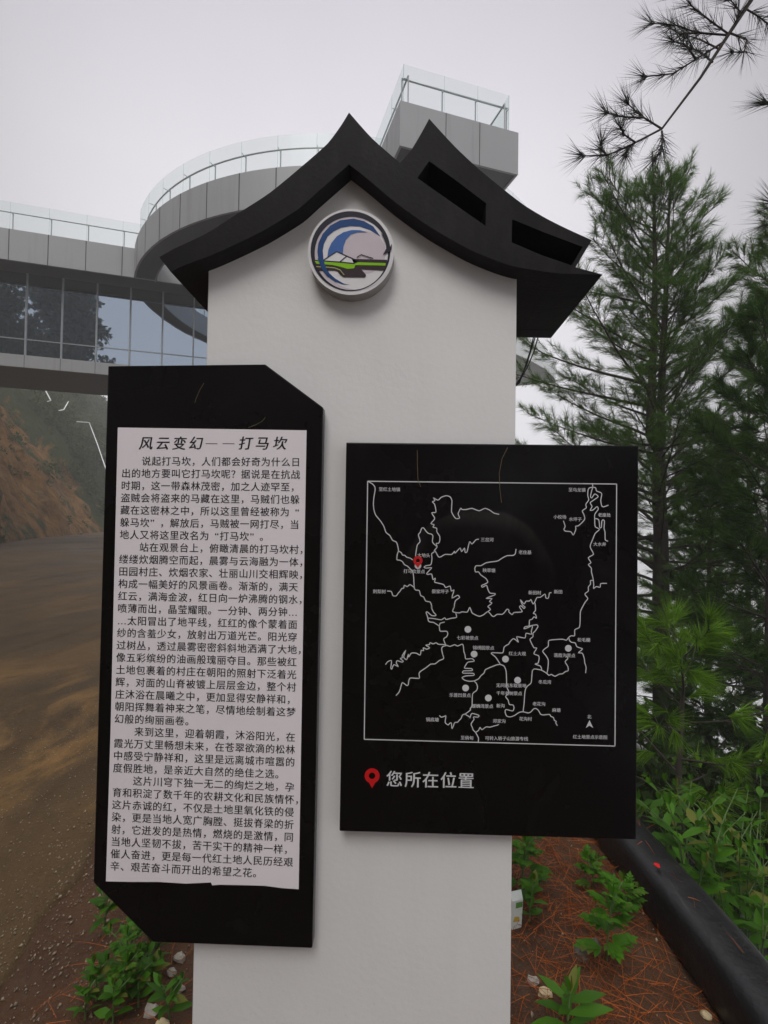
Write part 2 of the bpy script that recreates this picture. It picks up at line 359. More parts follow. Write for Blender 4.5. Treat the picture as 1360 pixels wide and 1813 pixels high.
SIGN_O = Vector((-0.12, 1.6, 0))
M = dict(
    wall=mat_wall(), roof=mat_roof(), board=mat_board(), mapboard=mat_map_board(), fascia=mat_fascia(), window=mat_window(), railglass=mat_railglass(),
    rimwhite=plain('emblem_white', (0.74, 0.72, 0.73), 0.4, 0.2), edge=plain('emblem_edge', (0.30, 0.28, 0.26), 0.5),
    paper=plain('paper', (0.80, 0.75, 0.775), 0.55, 0.3, var=0.05, scale=6), ink=plain('ink', (0.012, 0.011, 0.013), 0.6, 0.3),
    print=plain('white_print', (0.62, 0.62, 0.63), 0.5), red=plain('red_print', (0.55, 0.006, 0.008), 0.4),
    e_dark=plain('emblem_navy', (0.016, 0.017, 0.030), 0.4, 0.15), e_blue=plain('emblem_blue', (0.016, 0.062, 0.20), 0.4, 0.15),
    e_sky=plain('emblem_sky', (0.055, 0.14, 0.40), 0.4, 0.15), e_green=plain('emblem_green', (0.25, 0.55, 0.008), 0.4, 0.15),
    e_brown=plain('emblem_brown', (0.040, 0.025, 0.029), 0.4, 0.15), e_pink=plain('emblem_pale', (0.60, 0.53, 0.57), 0.4, 0.15), e_line=plain('emblem_lime', (0.40, 0.44, 0.16), 0.4, 0.15),
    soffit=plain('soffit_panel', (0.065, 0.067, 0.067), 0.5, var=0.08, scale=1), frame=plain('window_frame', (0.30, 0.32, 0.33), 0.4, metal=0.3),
    seam=plain('dark_joint', (0.04, 0.04, 0.04), 0.7), steel=plain('stainless_steel', (0.42, 0.43, 0.44), 0.35, metal=0.6), terrace=plain('terrace_panel', (0.72, 0.74, 0.74), 0.5, var=0.05, scale=1), concrete=plain('concrete', (0.30, 0.29, 0.28), 0.85, scale=2),
    road=mat_road(), ground=mat_ground(), hill=mat_hill(),
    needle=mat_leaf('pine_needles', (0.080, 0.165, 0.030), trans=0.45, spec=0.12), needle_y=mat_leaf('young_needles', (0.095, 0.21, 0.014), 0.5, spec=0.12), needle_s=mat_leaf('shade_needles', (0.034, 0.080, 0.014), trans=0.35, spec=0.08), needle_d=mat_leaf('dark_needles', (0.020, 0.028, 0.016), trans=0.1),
    bark=mat_bark('pine_bark', (0.055, 0.045, 0.038)), leaf=mat_leaf('weed_leaf', (0.046, 0.145, 0.008), 0.6, 0.28, spec=0.2, worn=(0.17, 0.16, 0.03)), leaf_b=mat_leaf('lobed_leaf', (0.058, 0.18, 0.010), 0.5, 0.35, spec=0.15, worn=(0.13, 0.15, 0.03)),
    stem=plain('green_stem', (0.09, 0.15, 0.04), 0.6), litter=mat_leaf('dead_needles', (0.27, 0.080, 0.022), 0.75, 0.0, spec=0.1), bush=mat_leaf('bush_leaf', (0.050, 0.078, 0.020), spec=0.15), bankgrass=mat_leaf('bank_grass', (0.075, 0.085, 0.022), spec=0.1), shade=mat_leaf('shade_leaf', (0.022, 0.040, 0.010), spec=0.1), broad=mat_leaf('broad_leaf', (0.022, 0.034, 0.012), spec=0.1),
    pipe=mat_pipe(), stone=plain('stone', (0.30, 0.27, 0.23), 0.8, var=0.35, scale=30), dstone=plain('dark_stone', (0.10, 0.085, 0.065), 0.8, var=0.4, scale=40), cream=plain('cream_stone', (0.55, 0.45, 0.27), 0.8, var=0.25, scale=25),
    gravel=mat_leaf('gravel', (0.24, 0.20, 0.15), 0.5, 0.0, 0.7), cable=plain('cable_rubber', (0.01, 0.01, 0.011), 0.5), dead=plain('dry_needle', (0.15, 0.115, 0.06), 0.6), white_rail=plain('white_rail', (0.75, 0.76, 0.76), 0.5),
    carton=plain('carton_white', (0.66, 0.70, 0.66), 0.4), carton_dark=plain('carton_blue', (0.02, 0.03, 0.06), 0.4), carton_green=plain('carton_green', (0.10, 0.26, 0.06), 0.4), carton_y=plain('carton_yellow', (0.55, 0.38, 0.06), 0.4),
)

# ------------------------------------------------------------------ ground, road, hillside
U = Vector((0.9455, 0.3257, 0)); V = Vector((-0.3257, 0.9455, 0))     # along the bridge, along the road
FOOT = Vector((-20.4, 25.2, 0))
def sstep(a, b, x):
    t = min(1, max(0, (x-a)/(b-a))); return t*t*(3-2*t)
def n3(x, y, s, o=0): return noise.noise(Vector((x*s+o, y*s-o, 0.37+o)))
def edge_x(y): return -1.30-0.17*max(-1.5, y-1.7) if y < 5 else -1.86-0.12*(y-5)
def ground_z(x, y):
    z = 0.28*sstep(8, 34, y)
    xe = 1.12 + 0.02*max(0, y-3)
    q = x-xe
    if q > 0: z -= 0.95*q if q < 42 else 39.9
    if y < -4: z += 0.30*(-4-y)*sstep(12, -2, x)
    if abs(x) < 6 and -1 < y < 8:
        k = sstep(-1.35, -1.0, x)*(1-sstep(1.1, 1.5, x))
        z += k*(0.035*n3(x, y, 2.3)+0.018*n3(x, y, 7, 5))
        z += 0.05*sstep(0.2, 0.7, x)*(1-sstep(0.75, 1.1, x))
        z += 0.012*n3(x, y, 1.1, 3)
    elif q > 0: z += 0.35*n3(x, y, 0.6)
    return z
def axis(parts):
    out = []
    for a, b, st in parts: out += list(np.arange(a, b, st))
    return out+[parts[-1][1]]
xs = axis([(-60, -24, 4), (-24, -3, 1.0), (-3, -0.2, 0.05), (-0.2, 1.9, 0.04), (1.9, 6, 0.2), (6, 60, 2.0)])
ys = axis([(-35, -4, 2), (-4, 0.8, 0.3), (0.8, 3.4, 0.045), (3.4, 8, 0.2), (8, 110, 2.5)])
vv = [(x, y, ground_z(x, y)) for y in ys for x in xs]
nx = len(xs)
ff = [(j*nx+i, j*nx+i+1, (j+1)*nx+i+1, (j+1)*nx+i) for j in range(len(ys)-1) for i in range(nx-1)]
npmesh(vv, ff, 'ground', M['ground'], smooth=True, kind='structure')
# road: its own sheet from the ragged verge to the foot of the bank
vv, ff = [], []
ry = axis([(-6, 0.5, 0.4), (0.5, 4.5, 0.05), (4.5, 10, 0.25), (10, 76, 1.5)]); ts = [0, .0015, .004, .008, .015, .025, .04, .06, .09, .13, .18, .25, .33, .42, .52, .63, .75, .88, 1.0]
for y in ry:
    xe = edge_x(y)+0.10*n3(3.1, y, 1.7)+0.05*n3(8, y, 6)+0.02*n3(2, y, 19)
    xf = FOOT.x + (y-FOOT.y)*V.x/V.y - 1.0 if y > 4 else -13.5-0.3*(4-y)
    for t in ts:
        x = xe+(xf-xe)*t
        vv.append((x, y, ground_z(x, y)+(0.012 if t > 0 else -0.02)+0.006*n3(x, y, 3.1, 2)))
k = len(ts)
ff = [(j*k+i, (j+1)*k+i, (j+1)*k+i+1, j*k+i+1) for j in range(len(ry)-1) for i in range(k-1)]
npmesh(vv, [f[::-1] for f in ff], 'road', M['road'], smooth=True, kind='structure')
# hillside: the cut bank along the far side of the road
def bank(s, w):
    b = FOOT + V*s - U*w
    h = 1.5*w if w < 14 else 21+0.5*(w-14)
    h *= 0.9+0.25*sstep(5, 60, s)
    d = 2.0*n3(s, w, 0.13, 4)+1.5*(0.5-abs(n3(s, w*0.35, 0.33, 9)))+0.6*n3(s, w, 0.8, 5)+0.35*n3(s, w, 1.9, 2)
    k = min(1, w/1.5)
    bx = b + U*(d*k)
    return Vector((bx.x, bx.y, 0.26+h+0.25*d*k - (0.3 if w == 0 else 0)))
S = list(np.arange(-26, 84, 0.55)); Wv = list(np.arange(0, 15, 0.4))+list(np.arange(15, 40, 1.5))
vv = [bank(s, w) for s in S for w in Wv]; k = len(Wv)
ff = [(j*k+i, j*k+i+1, (j+1)*k+i+1, (j+1)*k+i) for j in range(len(S)-1) for i in range(k-1)]
npmesh(vv, ff, 'hillside', M['hill'], smooth=True, kind='structure')

# ------------------------------------------------------------------ the information sign
YF, YP, YB = 1.385, 1.45, 1.407
sign = empty('information_sign', SIGN_O, 'tall white roadside sign pillar with black gabled roof, emblem, text panel and map panel', 'sign')
def pl(pts, Y): return [(p.x, p.z) for p in (atY(a, b, Y) for a, b in pts)]
def smooth_line(P, sub=3):
    out = []; n = len(P)
    for i in range(n-1):
        p0, p1, p2, p3 = P[max(i-1, 0)], P[i], P[i+1], P[min(i+2, n-1)]
        for k in range(sub):
            t = k/sub; t2, t3 = t*t, t*t*t; h = 0.35
            out.append(tuple(((2*t3-3*t2+1)*p1[a]+(t3-2*t2+t)*h*(p2[a]-p0[a])+(-2*t3+3*t2)*p2[a]+(t3-t2)*h*(p3[a]-p1[a])) for a in (0, 1)))
    return out+[P[-1]]
low = [(618,291),(560,342),(527,371),(465,409),(403,439),(366,455),(330,468),(302,481)]
lowr = [(618,291),(650,316),(700,358),(760,401),(830,441),(880,462),(917,473),(990,484),(1067,486)]
topl = [(282,455),(311,439),(366,413),(416,381),(478,341),(542,288),(580,254),(604,222),(618,199)]
topr = [(659,245),(708,288),(729,264),(747,234),(760,210),(806,260),(850,301),(894,337),(931,365),(968,387),(1004,405),(1048,425),(1019,473)]
a_, b_, c_ = [topl[-1]]+topr[:2], topr[1:5], topr[4:12]
low, lowr = smooth_line(low, 4), smooth_line(lowr, 4)
outline = smooth_line(topl, 4)+smooth_line(a_, 4)[1:]+smooth_line(b_, 4)[1:]+smooth_line(c_, 4)[1:]+[topr[12]]+lowr[::-1]+low[1:]
slot1 = [(760,285),(811,322),(861,360),(860,400),(800,358),(739,315)]
slot2 = [(907,388),(965,412),(1032,437),(1013,470),(960,452),(906,429)]
rf = MB(); rf.prism([pl(outline, YF), pl(slot1, YF), pl(slot2, YF)], YF, YF+0.40, back=False)
rf.prism([pl(outline, YF)], YF+0.402, YF+0.475)
roof = rf.build('roof', M['roof'], sign)
# pillar with a gable that runs up into the roof
xl, xr = atY(355, 1100, YP).x, atY(910, 1100, YP).x
gab = [(xl, -0.15), (xr, -0.15), (xr, atY(917, 470, YF).z+0.02)] + [(x, z+0.02) for x, z in pl(lowr[20::-1], YF)] + [(x, z+0.02) for x, z in pl(low[1:17], YF)] + [(xl, atY(372, 455, YF).z+0.02)]
pb = MB(); pb.prism([gab], YP, YP+0.30); pb.build('pillar', M['wall'], sign, bevel=0.004)
# emblem
def ez(pts): return [(520+x/6.8, 350+y/6.8) for x, y in pts]
def circ(cx, cy, r, n=64, a0=0, a1=2*math.pi): return [(cx+r*math.cos(a0+(a1-a0)*i/n), cy+r*math.sin(a0+(a1-a0)*i/n)) for i in range(n)]
YE = 1.402
eb = MB(); eb.prism([pl(ez(circ(690, 652, 518, 96)), YE)], YE, 1.444); emblem = eb.build('emblem', M['rimwhite'], sign, bevel=0.002)
emblem.data.materials.append(M['edge'])
for p in emblem.data.polygons:
    if abs(p.normal.y) < 0.5: p.material_index = 1
def emark(name, loops, mat, lvl):
    b = MB(); b.prism([pl(ez(l), YE) for l in loops], YE-0.0004-0.0003*lvl, None); return b.build(name, M[mat], emblem)
def band(pts, w):
    """a stroked line as a polygon, in the same 2D units as pts"""
    P = [Vector(p) for p in pts]; L, Rr = [], []
    for i, p in enumerate(P):
        t = (P[min(i+1, len(P)-1)]-P[max(i-1, 0)]).normalized(); nn = Vector((-t.y, t.x))*w/2
        L.append(tuple(p+nn)); Rr.append(tuple(p-nn))
    return L+Rr[::-1]
emark('pale_face', [circ(690, 665, 455, 80)], 'e_pink', 0)
emark('wave_rim', [circ(760, 690, 420, 60)], 'rimwhite', 1)
emark('sun_disc', [circ(850, 660, 258, 60)], 'e_pink', 2)
emark('navy_ring', [circ(685, 645, 480, 96), circ(695, 672, 441, 96)], 'e_dark', 3)
emark('blue_wave', [[(1045,470),(960,350),(850,285),(720,255),(560,275),(440,340),(350,440),(300,550),(287,650),(300,760),(340,860),(410,950),(500,1015),(590,1045),(685,1052),(600,1035),(500,975),(430,910),(385,830),(360,740),(352,640),(365,560),(410,470),(480,410),(570,365),(680,345),(800,350),(920,390)]], 'e_blue', 4)
emark('sky_wave', [[(890,420),(800,395),(700,393),(600,420),(520,470),(455,550),(420,630),(405,730),(595,730),(595,660),(600,590),(630,510),(690,445),(770,420)]], 'e_sky', 5)
emark('mountain', [[(355,762),(520,655),(780,770),(725,797),(360,770)]], 'rimwhite', 6)
mo = MB()
for ln in ([(355,762),(520,655),(640,708),(780,770)], [(360,766),(560,780),(725,797),(780,770)], [(560,778),(640,710)], [(762,725),(815,692),(960,738)]):
    mo.prism([pl(ez(band(ln, 12)), YE)], YE-0.0004-0.0003*9, None)
mo.build('mountain_outline', M['e_dark'], emblem)
emark('brown_land', [[(250,750),(360,766),(560,783),(725,798),(700,740),(1125,752),(1130,790),(1120,828),(1090,880),(815,866),(870,930),(872,950),(855,964),(600,960),(560,930),(530,890),(490,880),(300,880),(262,800)]], 'e_brown', 6)
emark('green_field', [[(255,768),(360,772),(560,788),(725,803),(765,782),(1110,792),(1105,822),(745,815),(728,855),(650,862),(560,835),(470,815),(280,800)]], 'e_green', 7)
emark('lime_line', [band([(275,835),(420,842),(500,852),(560,875),(585,905),(610,935)], 10)], 'e_line', 8)
emark('wave_foot', [[(287,740),(300,760),(340,860),(410,950),(430,940),(400,870),(375,800),(360,740)]], 'e_blue', 10)
emark('navy_bird', [[(1048,430),(1085,495),(1112,570),(1115,620),(1075,697),(1150,660),(1178,635),(1186,560),(1150,618),(1135,545),(1105,480)]], 'e_dark', 10)

# lettering: glyph outlines from the built-in fonts, filled and merged into one mesh
_gl = {}
def glyph(ch, bold=0.0, shear=0.0, res=3):
    k = (ch, bold, shear)
    if k not in _gl:
        cu = bpy.data.curves.new('t', 'FONT'); cu.body = ch; cu.size = 1; cu.resolution_u = res; cu.shear = shear; cu.fill_mode = 'FRONT'
        o = bpy.data.objects.new('t', cu); COL.objects.link(o)
        dg = bpy.context.evaluated_depsgraph_get(); dg.update()
        me = bpy.data.meshes.new_from_object(o.evaluated_get(dg))
        vs = [(v.co.x, v.co.y) for v in me.vertices]; fs = [tuple(p.vertices) for p in me.polygons]
        bpy.data.objects.remove(o); bpy.data.curves.remove(cu); bpy.data.meshes.remove(me)
        xsv = [v[0] for v in vs] or [0, 1]
        _gl[k] = (vs, fs, min(xsv), max(xsv))
    return _gl[k]
def put_char(mb, ch, px, py, pitch, Y, tilt=0.0, bold=0.0, shear=0.0, fill=0.96, cell=None):
    """glyph centred on the photo-scale cell (px, py); pitch in photo pixels"""
    vs, fs, x0, x1 = glyph(ch, bold, shear)
    if not vs: return
    c = atY(px, py, Y); e = atY(px+pitch, py, Y).x-c.x
    s = e*fill; ct, st = math.cos(tilt), math.sin(tilt)
    cx = 0.5 if cell is None else cell
    if ch in '“”…·?': cx = (x0+x1)/2 + {'“': -0.25, '”': 0.25}.get(ch, 0)
    for k, (ox, oy) in enumerate(((-bold, -bold*0.4), (bold, bold*0.4)) if bold else ((0, 0),)):
        out = []
        for x, y in vs:
            a, b = (x-cx+ox)*s, (y-0.36+oy)*s
            out.append((c.x+a*ct+b*st, Y-0.0002*k, c.z-a*st+b*ct))
        F = []
        for f in fs:
            ar = sum(out[f[i]][0]*out[f[(i+1) % len(f)]][2]-out[f[(i+1) % len(f)]][0]*out[f[i]][2] for i in range(len(f)))
            F.append(f if ar > 0 else f[::-1])
        mb.add(out, F)

# text panel
LB = [(191,648),(470,645),(572,721),(553,1679),(270,1668),(165,1563)]
tb = MB(); tb.prism([pl(LB, YB)], YB, YB+0.038); tboard = tb.build('text_panel', M['board'], sign, bevel=0.003)
sheet = [(209,757),(543,762),(537,1100),(529,1574),(500,1572),(470,1568),(440,1567),(390,1566),(376,1567),(374,1562),(330,1564),(280,1561),(230,1561),(188,1560),(196,1300)]
b = MB(); b.prism([pl(sheet, YB)], YB-0.0012, YB-0.0002); b.build('paper_sheet', M['paper'], tboard)
LINES = """　　说起打马坎，人们都会好奇为什么日
出的地方要叫它打马坎呢？据说是在抗战
时期，这一带森林茂密，加之人迹罕至，
盗贼会将盗来的马藏在这里，马贼们也躲
藏在这密林之中，所以这里曾经被称为“
躲马坎”，解放后，马贼被一网打尽，当
地人又将这里改名为“打马坎”。
　　站在观景台上，俯瞰清晨的打马坎村，
缕缕炊烟腾空而起，晨雾与云海融为一体，
田园村庄、炊烟农家、壮丽山川交相辉映，
构成一幅美好的风景画卷。渐渐的，满天
红云，满海金波，红日向一炉沸腾的钢水，
喷薄而出，晶莹耀眼。一分钟、两分钟…
…太阳冒出了地平线，红红的像个蒙着面
纱的含羞少女，放射出万道光芒。阳光穿
过树丛，透过晨雾密密斜斜地洒满了大地，
像五彩缤纷的油画般瑰丽夺目。那些被红
土地包裹着的村庄在朝阳的照射下泛着光
辉，对面的山脊被镀上层层金边，整个村
庄沐浴在晨曦之中，更加显得安静祥和，
朝阳挥舞着神来之笔，尽情地绘制着这梦
幻般的绚丽画卷。
　　来到这里，迎着朝霞，沐浴阳光，在
霞光万丈里畅想未来，在苍翠欲滴的松林
中感受宁静祥和，这里是远离城市喧嚣的
度假胜地，是亲近大自然的绝佳之选。
　　这片川穹下独一无二的绚烂之地，孕
育和积淀了数千年的农耕文化和民族情怀，
这片赤诚的红，不仅是土地里氧化铁的侵
染，更是当地人宽广胸膛、挺拔脊梁的折
射，它迸发的是热情，燃烧的是激情，同
当地人坚韧不拔，苦干实干的精神一样，
催人奋进，更是每一代红土地人民历经艰
辛、艰苦奋斗而开出的希望之花。""".split('\n')
tx = MB()
for r, ln in enumerate(LINES):
    t = (r-1)/31.0
    lx, ly = 214.5+(195.2-214.5)*t, 838+(1511.5-838)*t
    rx, ry_ = 532+(519.5-532)*t, 840.5+(1527-840.5)*t
    p = (rx-lx)/18.0; tl = math.atan2(ry_-ly, rx-lx)-0.016-0.0155*t
    n = len(ln)
    for c, ch in enumerate(ln):
        if ch == '　': continue
        px = lx+(c+0.5)*p; py = ly+(ry_-ly)*(c+0.5)/18
        put_char(tx, ch, px, py, p, YB-0.0016, tl*0.6, bold=0.012)
for ch, px in zip('风云变幻打马坎', (259,288.5,318,347,435,465,496)):
    put_char(tx, ch, px, 785, 27.5, YB-0.0016, 0.0, bold=0.022, shear=0.16, cell=0.55, fill=0.9)
for px in (375, 405):
    tx.prism([pl([(px-10.5,785),(px+10.5,785.3),(px+10.5,786.4),(px-10.5,786.1)], YB)], YB-0.0016, None)
tx.build('lettering', M['ink'], tboard)

# map panel
RB = [(613,783),(1131,789),(1127,1487),(601,1472)]
mbd = MB(); mbd.prism([pl(RB, YB)], YB, YB+0.038); mboard = mbd.build('map_panel', M['mapboard'], sign, bevel=0.003)
Q = 5.6667
TO = {'A': (640,840), 'B': (860,840), 'C': (640,1070), 'D': (860,1070)}
def tl(t, pts): ox, oy = TO[t]; return [(ox+x/Q, oy+y/Q) for x, y in pts]
RD = [
 tl('A', [(62,68),(110,95),(135,125),(137,160),(125,230),(120,300),(127,360),(145,410),(190,465),(225,520),(247,582),(285,612),(312,660),(350,678),(365,720),(372,768),(360,800),(356,855),(385,860),(412,875),(432,905),(462,920),(490,948),(515,975),(525,1040),(530,1135),(545,1160),(580,1165),(595,1215),(625,1230),(645,1270),(690,1280),(705,1320),(708,1345)])+tl('C', [(702,20),(705,40),(725,80),(748,105),(740,115),(705,112),(660,75),(650,85),(665,130),(672,165),(690,178),(725,182),(780,215),(790,190),(835,178)]),
 tl('A', [(372,768),(400,785),(412,808),(435,812),(455,830),(490,840),(515,858)]),
 tl('A', [(530,1135),(488,1105),(460,1125),(430,1112),(425,1140),(405,1145),(385,1175),(370,1190),(350,1218),(318,1217),(305,1185),(295,1172),(257,1170)]),
 tl('A', [(543,822),(548,780),(560,710),(585,680),(587,660),(572,605),(590,580),(605,540),(625,537),(645,565),(670,590),(705,600),(718,620),(712,670),(725,695),(760,725)]),
 tl('A', [(720,232),(768,258),(800,230),(850,213),(890,225),(908,262),(905,330),(905,375),(925,415),(950,443),(985,437),(970,395),(985,360),(998,338),(1010,352),(1050,352),(1110,340),(1180,365),(1240,340),(1290,360),(1330,388),(1382,400)]),
 tl('A', [(720,232),(738,262),(712,275),(735,300),(748,378),(705,385),(735,435),(725,460),(697,492),(730,505),(718,528),(755,540),(757,575),(785,620),(787,660),(775,690),(750,693),(760,728),(735,758),(728,780),(705,795),(708,845),(697,905),(650,915),(628,930),(650,940),(705,935),(680,965),(655,995),(665,1003),(705,1000),(718,1055),(742,1040),(735,1080),(770,1090),(825,1105),(845,1135),(890,1120),(902,1170),(930,1160),(908,1240),(965,1212),(985,1235),(945,1265),(935,1300),(930,1340)])+tl('C', [(932,25),(915,70),(945,82),(985,85),(1010,75),(1060,78),(1075,55),(1087,30),(1100,60),(1115,90),(1180,120),(1225,105),(1270,72),(1310,115),(1330,122)])+tl('D', [(115,100),(165,100),(190,80),(215,48),(235,60),(232,75),(265,103),(285,82),(350,78),(367,70)])+tl('B', [(340,1330),(355,1318),(385,1345),(395,1330),(370,1310),(348,1255),(385,1300),(405,1272),(440,1270),(455,1255),(475,1300),(495,1275),(515,1235),(550,1232),(595,1200),(605,1240),(630,1240),(640,1190),(660,1187)]),
 tl('A', [(735,758),(755,795),(775,828),(800,825),(840,802),(905,803),(935,770),(940,790),(990,738),(1005,775),(1035,738),(1040,780),(1060,775),(1085,675),(1110,698),(1150,655),(1178,650)]),
 tl('B', [(305,748),(297,795),(275,812),(215,815),(165,840),(120,868),(50,878),(0,888)])+tl('A', [(1200,915),(1150,917),(1138,945),(1145,978),(1175,978),(1200,1010),(1250,1045),(1268,1080),(1240,1100),(1205,1115),(1215,1132),(1255,1112),(1270,1155),(1290,1190),(1340,1195),(1335,1210),(1250,1243),(1310,1245),(1285,1275),(1310,1290),(1275,1320)])+tl('C', [(1270,25),(1295,50),(1270,72)]),
 tl('C', [(780,215),(787,262),(800,270),(855,270),(867,295),(855,325),(825,348),(845,405),(860,412)]),
 tl('C', [(672,138),(720,142),(800,155),(835,135),(850,152),(900,140),(955,130),(945,82)]),
 tl('C', [(845,405),(815,403),(770,400),(750,385),(720,397),(690,385),(680,405),(645,410),(685,435),(655,450),(620,435),(625,465),(600,462),(590,510),(550,490),(500,490),(475,530),(470,500),(455,555),(430,540),(425,520),(445,460),(410,515),(412,535),(390,545),(420,570),(405,580),(360,565),(350,590),(370,625),(325,605),(305,650),(295,635),(302,565),(265,575),(242,605)]),
 tl('C', [(855,412),(815,425),(805,450),(815,500),(825,545),(780,565),(740,597),(695,600),(650,635),(590,675),(578,700),(582,740),(545,742),(490,740),(475,770),(470,805),(455,815),(410,785),(390,850),(375,885),(347,915)]),
 tl('C', [(860,412),(890,422),(935,405),(965,418),(1010,400),(1022,415),(1028,470),(1040,510),(1048,548),(1110,545),(1132,570),(1070,580),(1050,605),(1035,640),(1105,645),(1110,665),(1025,668),(1020,690),(1120,692),(1128,712),(1050,718),(1010,735),(1035,760),(1080,772),(1130,768),(1175,748),(1200,715),(1230,690),(1245,655),(1300,630)])+tl('D', [(110,608),(145,603),(185,620),(205,670),(210,760),(212,830),(235,885),(200,925),(225,960),(238,1005),(275,1010),(285,1040),(270,1070),(205,1055),(195,1080),(210,1120),(245,1130),(290,1115),(335,1085),(375,1078),(425,1090),(455,1078),(480,1050),(505,1045),(530,1065),(550,1100),(575,1110),(640,1105),(655,1125),(680,1135),(690,1165),(710,1175),(703,1190),(720,1217)]),
 tl('C', [(1130,768),(1155,795),(1165,830),(1155,865),(1115,900),(1110,1015),(1090,1050),(1095,1060),(1045,1098),(1015,1110),(1000,1145),(980,1165),(965,1183),(935,1188),(910,1250),(902,1190),(885,1195),(870,1210),(840,1185),(848,1120),(830,1125),(800,1132),(783,1115)]),
 tl('C', [(1040,1102),(1085,1130),(1090,1140),(1100,1105),(1115,1095),(1165,1108),(1180,1118),(1170,1132),(1125,1130),(1130,1155),(1100,1200),(1115,1240),(1122,1262),(1145,1285),(1165,1320),(1175,1345),(1173,1380)]),
 tl('C', [(1145,1285),(1175,1265),(1190,1235),(1210,1258),(1250,1230),(1290,1232),(1340,1218)])+tl('D', [(110,1215),(132,1205)]),
 tl('D', [(145,603),(140,590),(100,530),(58,495),(70,485),(165,488),(178,470),(185,430),(210,410),(230,400),(245,375),(275,345),(300,355),(330,380),(312,325),(395,338),(405,290),(460,300),(458,270),(470,215),(420,235),(385,245),(395,225),(435,215),(440,160),(465,150),(485,125),(510,140),(500,100),(478,90),(500,60),(497,0)])+tl('B', [(493,1285)]),
 tl('D', [(435,218),(510,205),(525,222),(500,265),(475,290),(475,325),(445,350),(460,390),(485,435),(513,440),(483,495),(530,515),(537,545),(525,590),(495,600),(550,620),(563,660)]),
 tl('D', [(375,1078),(385,1000),(392,900),(400,850),(420,820),(455,790),(462,740),(468,670),(485,650),(510,650),(563,662),(610,690),(635,712),(660,703),(695,722),(740,700),(770,697),(800,675),(828,665),(825,625),(797,575),(825,545),(810,520)]),
 tl('D', [(615,690),(625,640),(628,560),(605,515),(572,472),(595,445),(628,420),(632,365),(680,355),(770,350),(810,360),(835,330),(860,315),(893,315),(895,255),(940,232),(948,170),(950,80),(970,30)])+tl('B', [(1000,1280),(1025,1245),(995,1200),(1030,1170),(1030,1130),(1052,1100),(1052,1065),(1080,1058),(1062,980),(1060,940),(1030,905),(1057,885),(1030,835),(1083,800),(1048,725),(1075,650),(1100,590),(1143,550),(1100,525),(1095,470),(1095,400),(1130,350),(1118,322),(1080,355),(1048,360),(1068,320),(1048,285),(1080,260),(1130,222),(1095,195),(1065,235),(1052,220),(1065,160),(1075,128),(1072,95)]),
 tl('D', [(835,330),(840,360),(860,380),(900,388),(915,425),(970,445),(960,460),(930,487),(970,490),(990,545),(995,590),(1008,630),(1003,690)]),
 tl('B', [(1075,128),(1040,135),(1027,160),(1025,215),(1035,255),(1005,300),(1010,335),(970,365),(985,400),(995,445),(970,480),(930,515),(903,520),(905,550),(880,608),(855,575),(800,568),(785,550),(798,520),(780,465)]),
 tl('B', [(1075,128),(1105,135),(1112,165),(1155,182),(1165,200),(1155,260),(1165,315),(1185,325),(1232,308)]),
 tl('B', [(1100,442),(1135,455),(1145,530),(1162,530),(1165,470),(1178,455),(1192,470),(1188,540),(1198,580),(1200,655),(1228,670)]),
 tl('B', [(1080,1058),(1085,1110),(1083,1145),(1110,1125),(1148,1132),(1155,1095),(1217,1093)]),
]
def stroke(mb, P, w, Y):
    P = [Vector(p) for p in P]; vs = []
    for i, p in enumerate(P):
        a = (p-P[i-1]).normalized() if i else None; c = (P[i+1]-p).normalized() if i < len(P)-1 else None
        t = ((a or c)+(c or a)); t = t.normalized() if t.length > 0.3 else (a or c)
        nn = Vector((-t.y, t.x))*w/2
        for q in (p+nn, p-nn):
            z = atY(q.x, q.y, Y); vs.append((z.x, Y, z.z))
    mb.add(vs, [(2*i, 2*i+2, 2*i+3, 2*i+1) for i in range(len(P)-1)])
for ln in RD:
    ml = MB(); stroke(ml, smooth_line(ln), 1.55, YB-0.0010); ml.build('road_line', M['print'], mboard)
b = MB(); fr = [(651,852),(1092,857),(1089,1321),(645,1309)]
for i in range(4): stroke(b, [fr[i], fr[(i+1) % 4]], 1.7, YB-0.0007)
b.build('map_border', M['print'], mboard)
dots = tl('C', [(1068,250),(1130,498),(1045,838),(1273,938)])+tl('D', [(198,548),(320,760),(828,440)])+tl('A', [(567,915)])
for px, py in dots:
    b = MB(); b.prism([pl(circ(px, py, 5.9, 28), YB)], YB-0.0014, None); b.build('map_dot', M['print'], mboard)
NAMES = [('A','至红土地镇',282,150),('A','三岔河',1262,655),('A','大地头',625,812),('A','打马坎景点',530,973),('A','刺梨树',180,1175),('A','晏家坪子',792,1175),('A','秧草塘',1280,963),
 ('B','至乌龙镇',917,155),('B','小校场',745,427),('B','水坪子',900,450),('B','老座处',1192,407),('B','大水井',1145,700),('B','老住基',395,782),('B','新田村',493,1187),('B','新田',728,1178),
 ('C','七彩坡景点',1065,337),('C','锦绣园景点',1225,437),('C','乐普凹景点',990,912),('C','螺蛳湾景点',1215,1022),('C','锅底塘',713,1157),('C','至倘甸',1060,1340),
 ('D','可转入轿子山旅游专线',210,1347),('D','红土大观',318,495),('D','松毛棚',985,357),('D','落霞沟景点',792,513),('D','无问西东取景地',257,815),('D','千年老树景点',237,893),('D','冬瓜湾',593,780),('D','新沟',150,1018),('D','邓家沟',137,1172),('D','花沟村',400,1150),('D','老花沟',535,1000),('D','麻塘',710,1062),('D','北',1040,1128),('D','红土地景点示意图',1048,1332)]
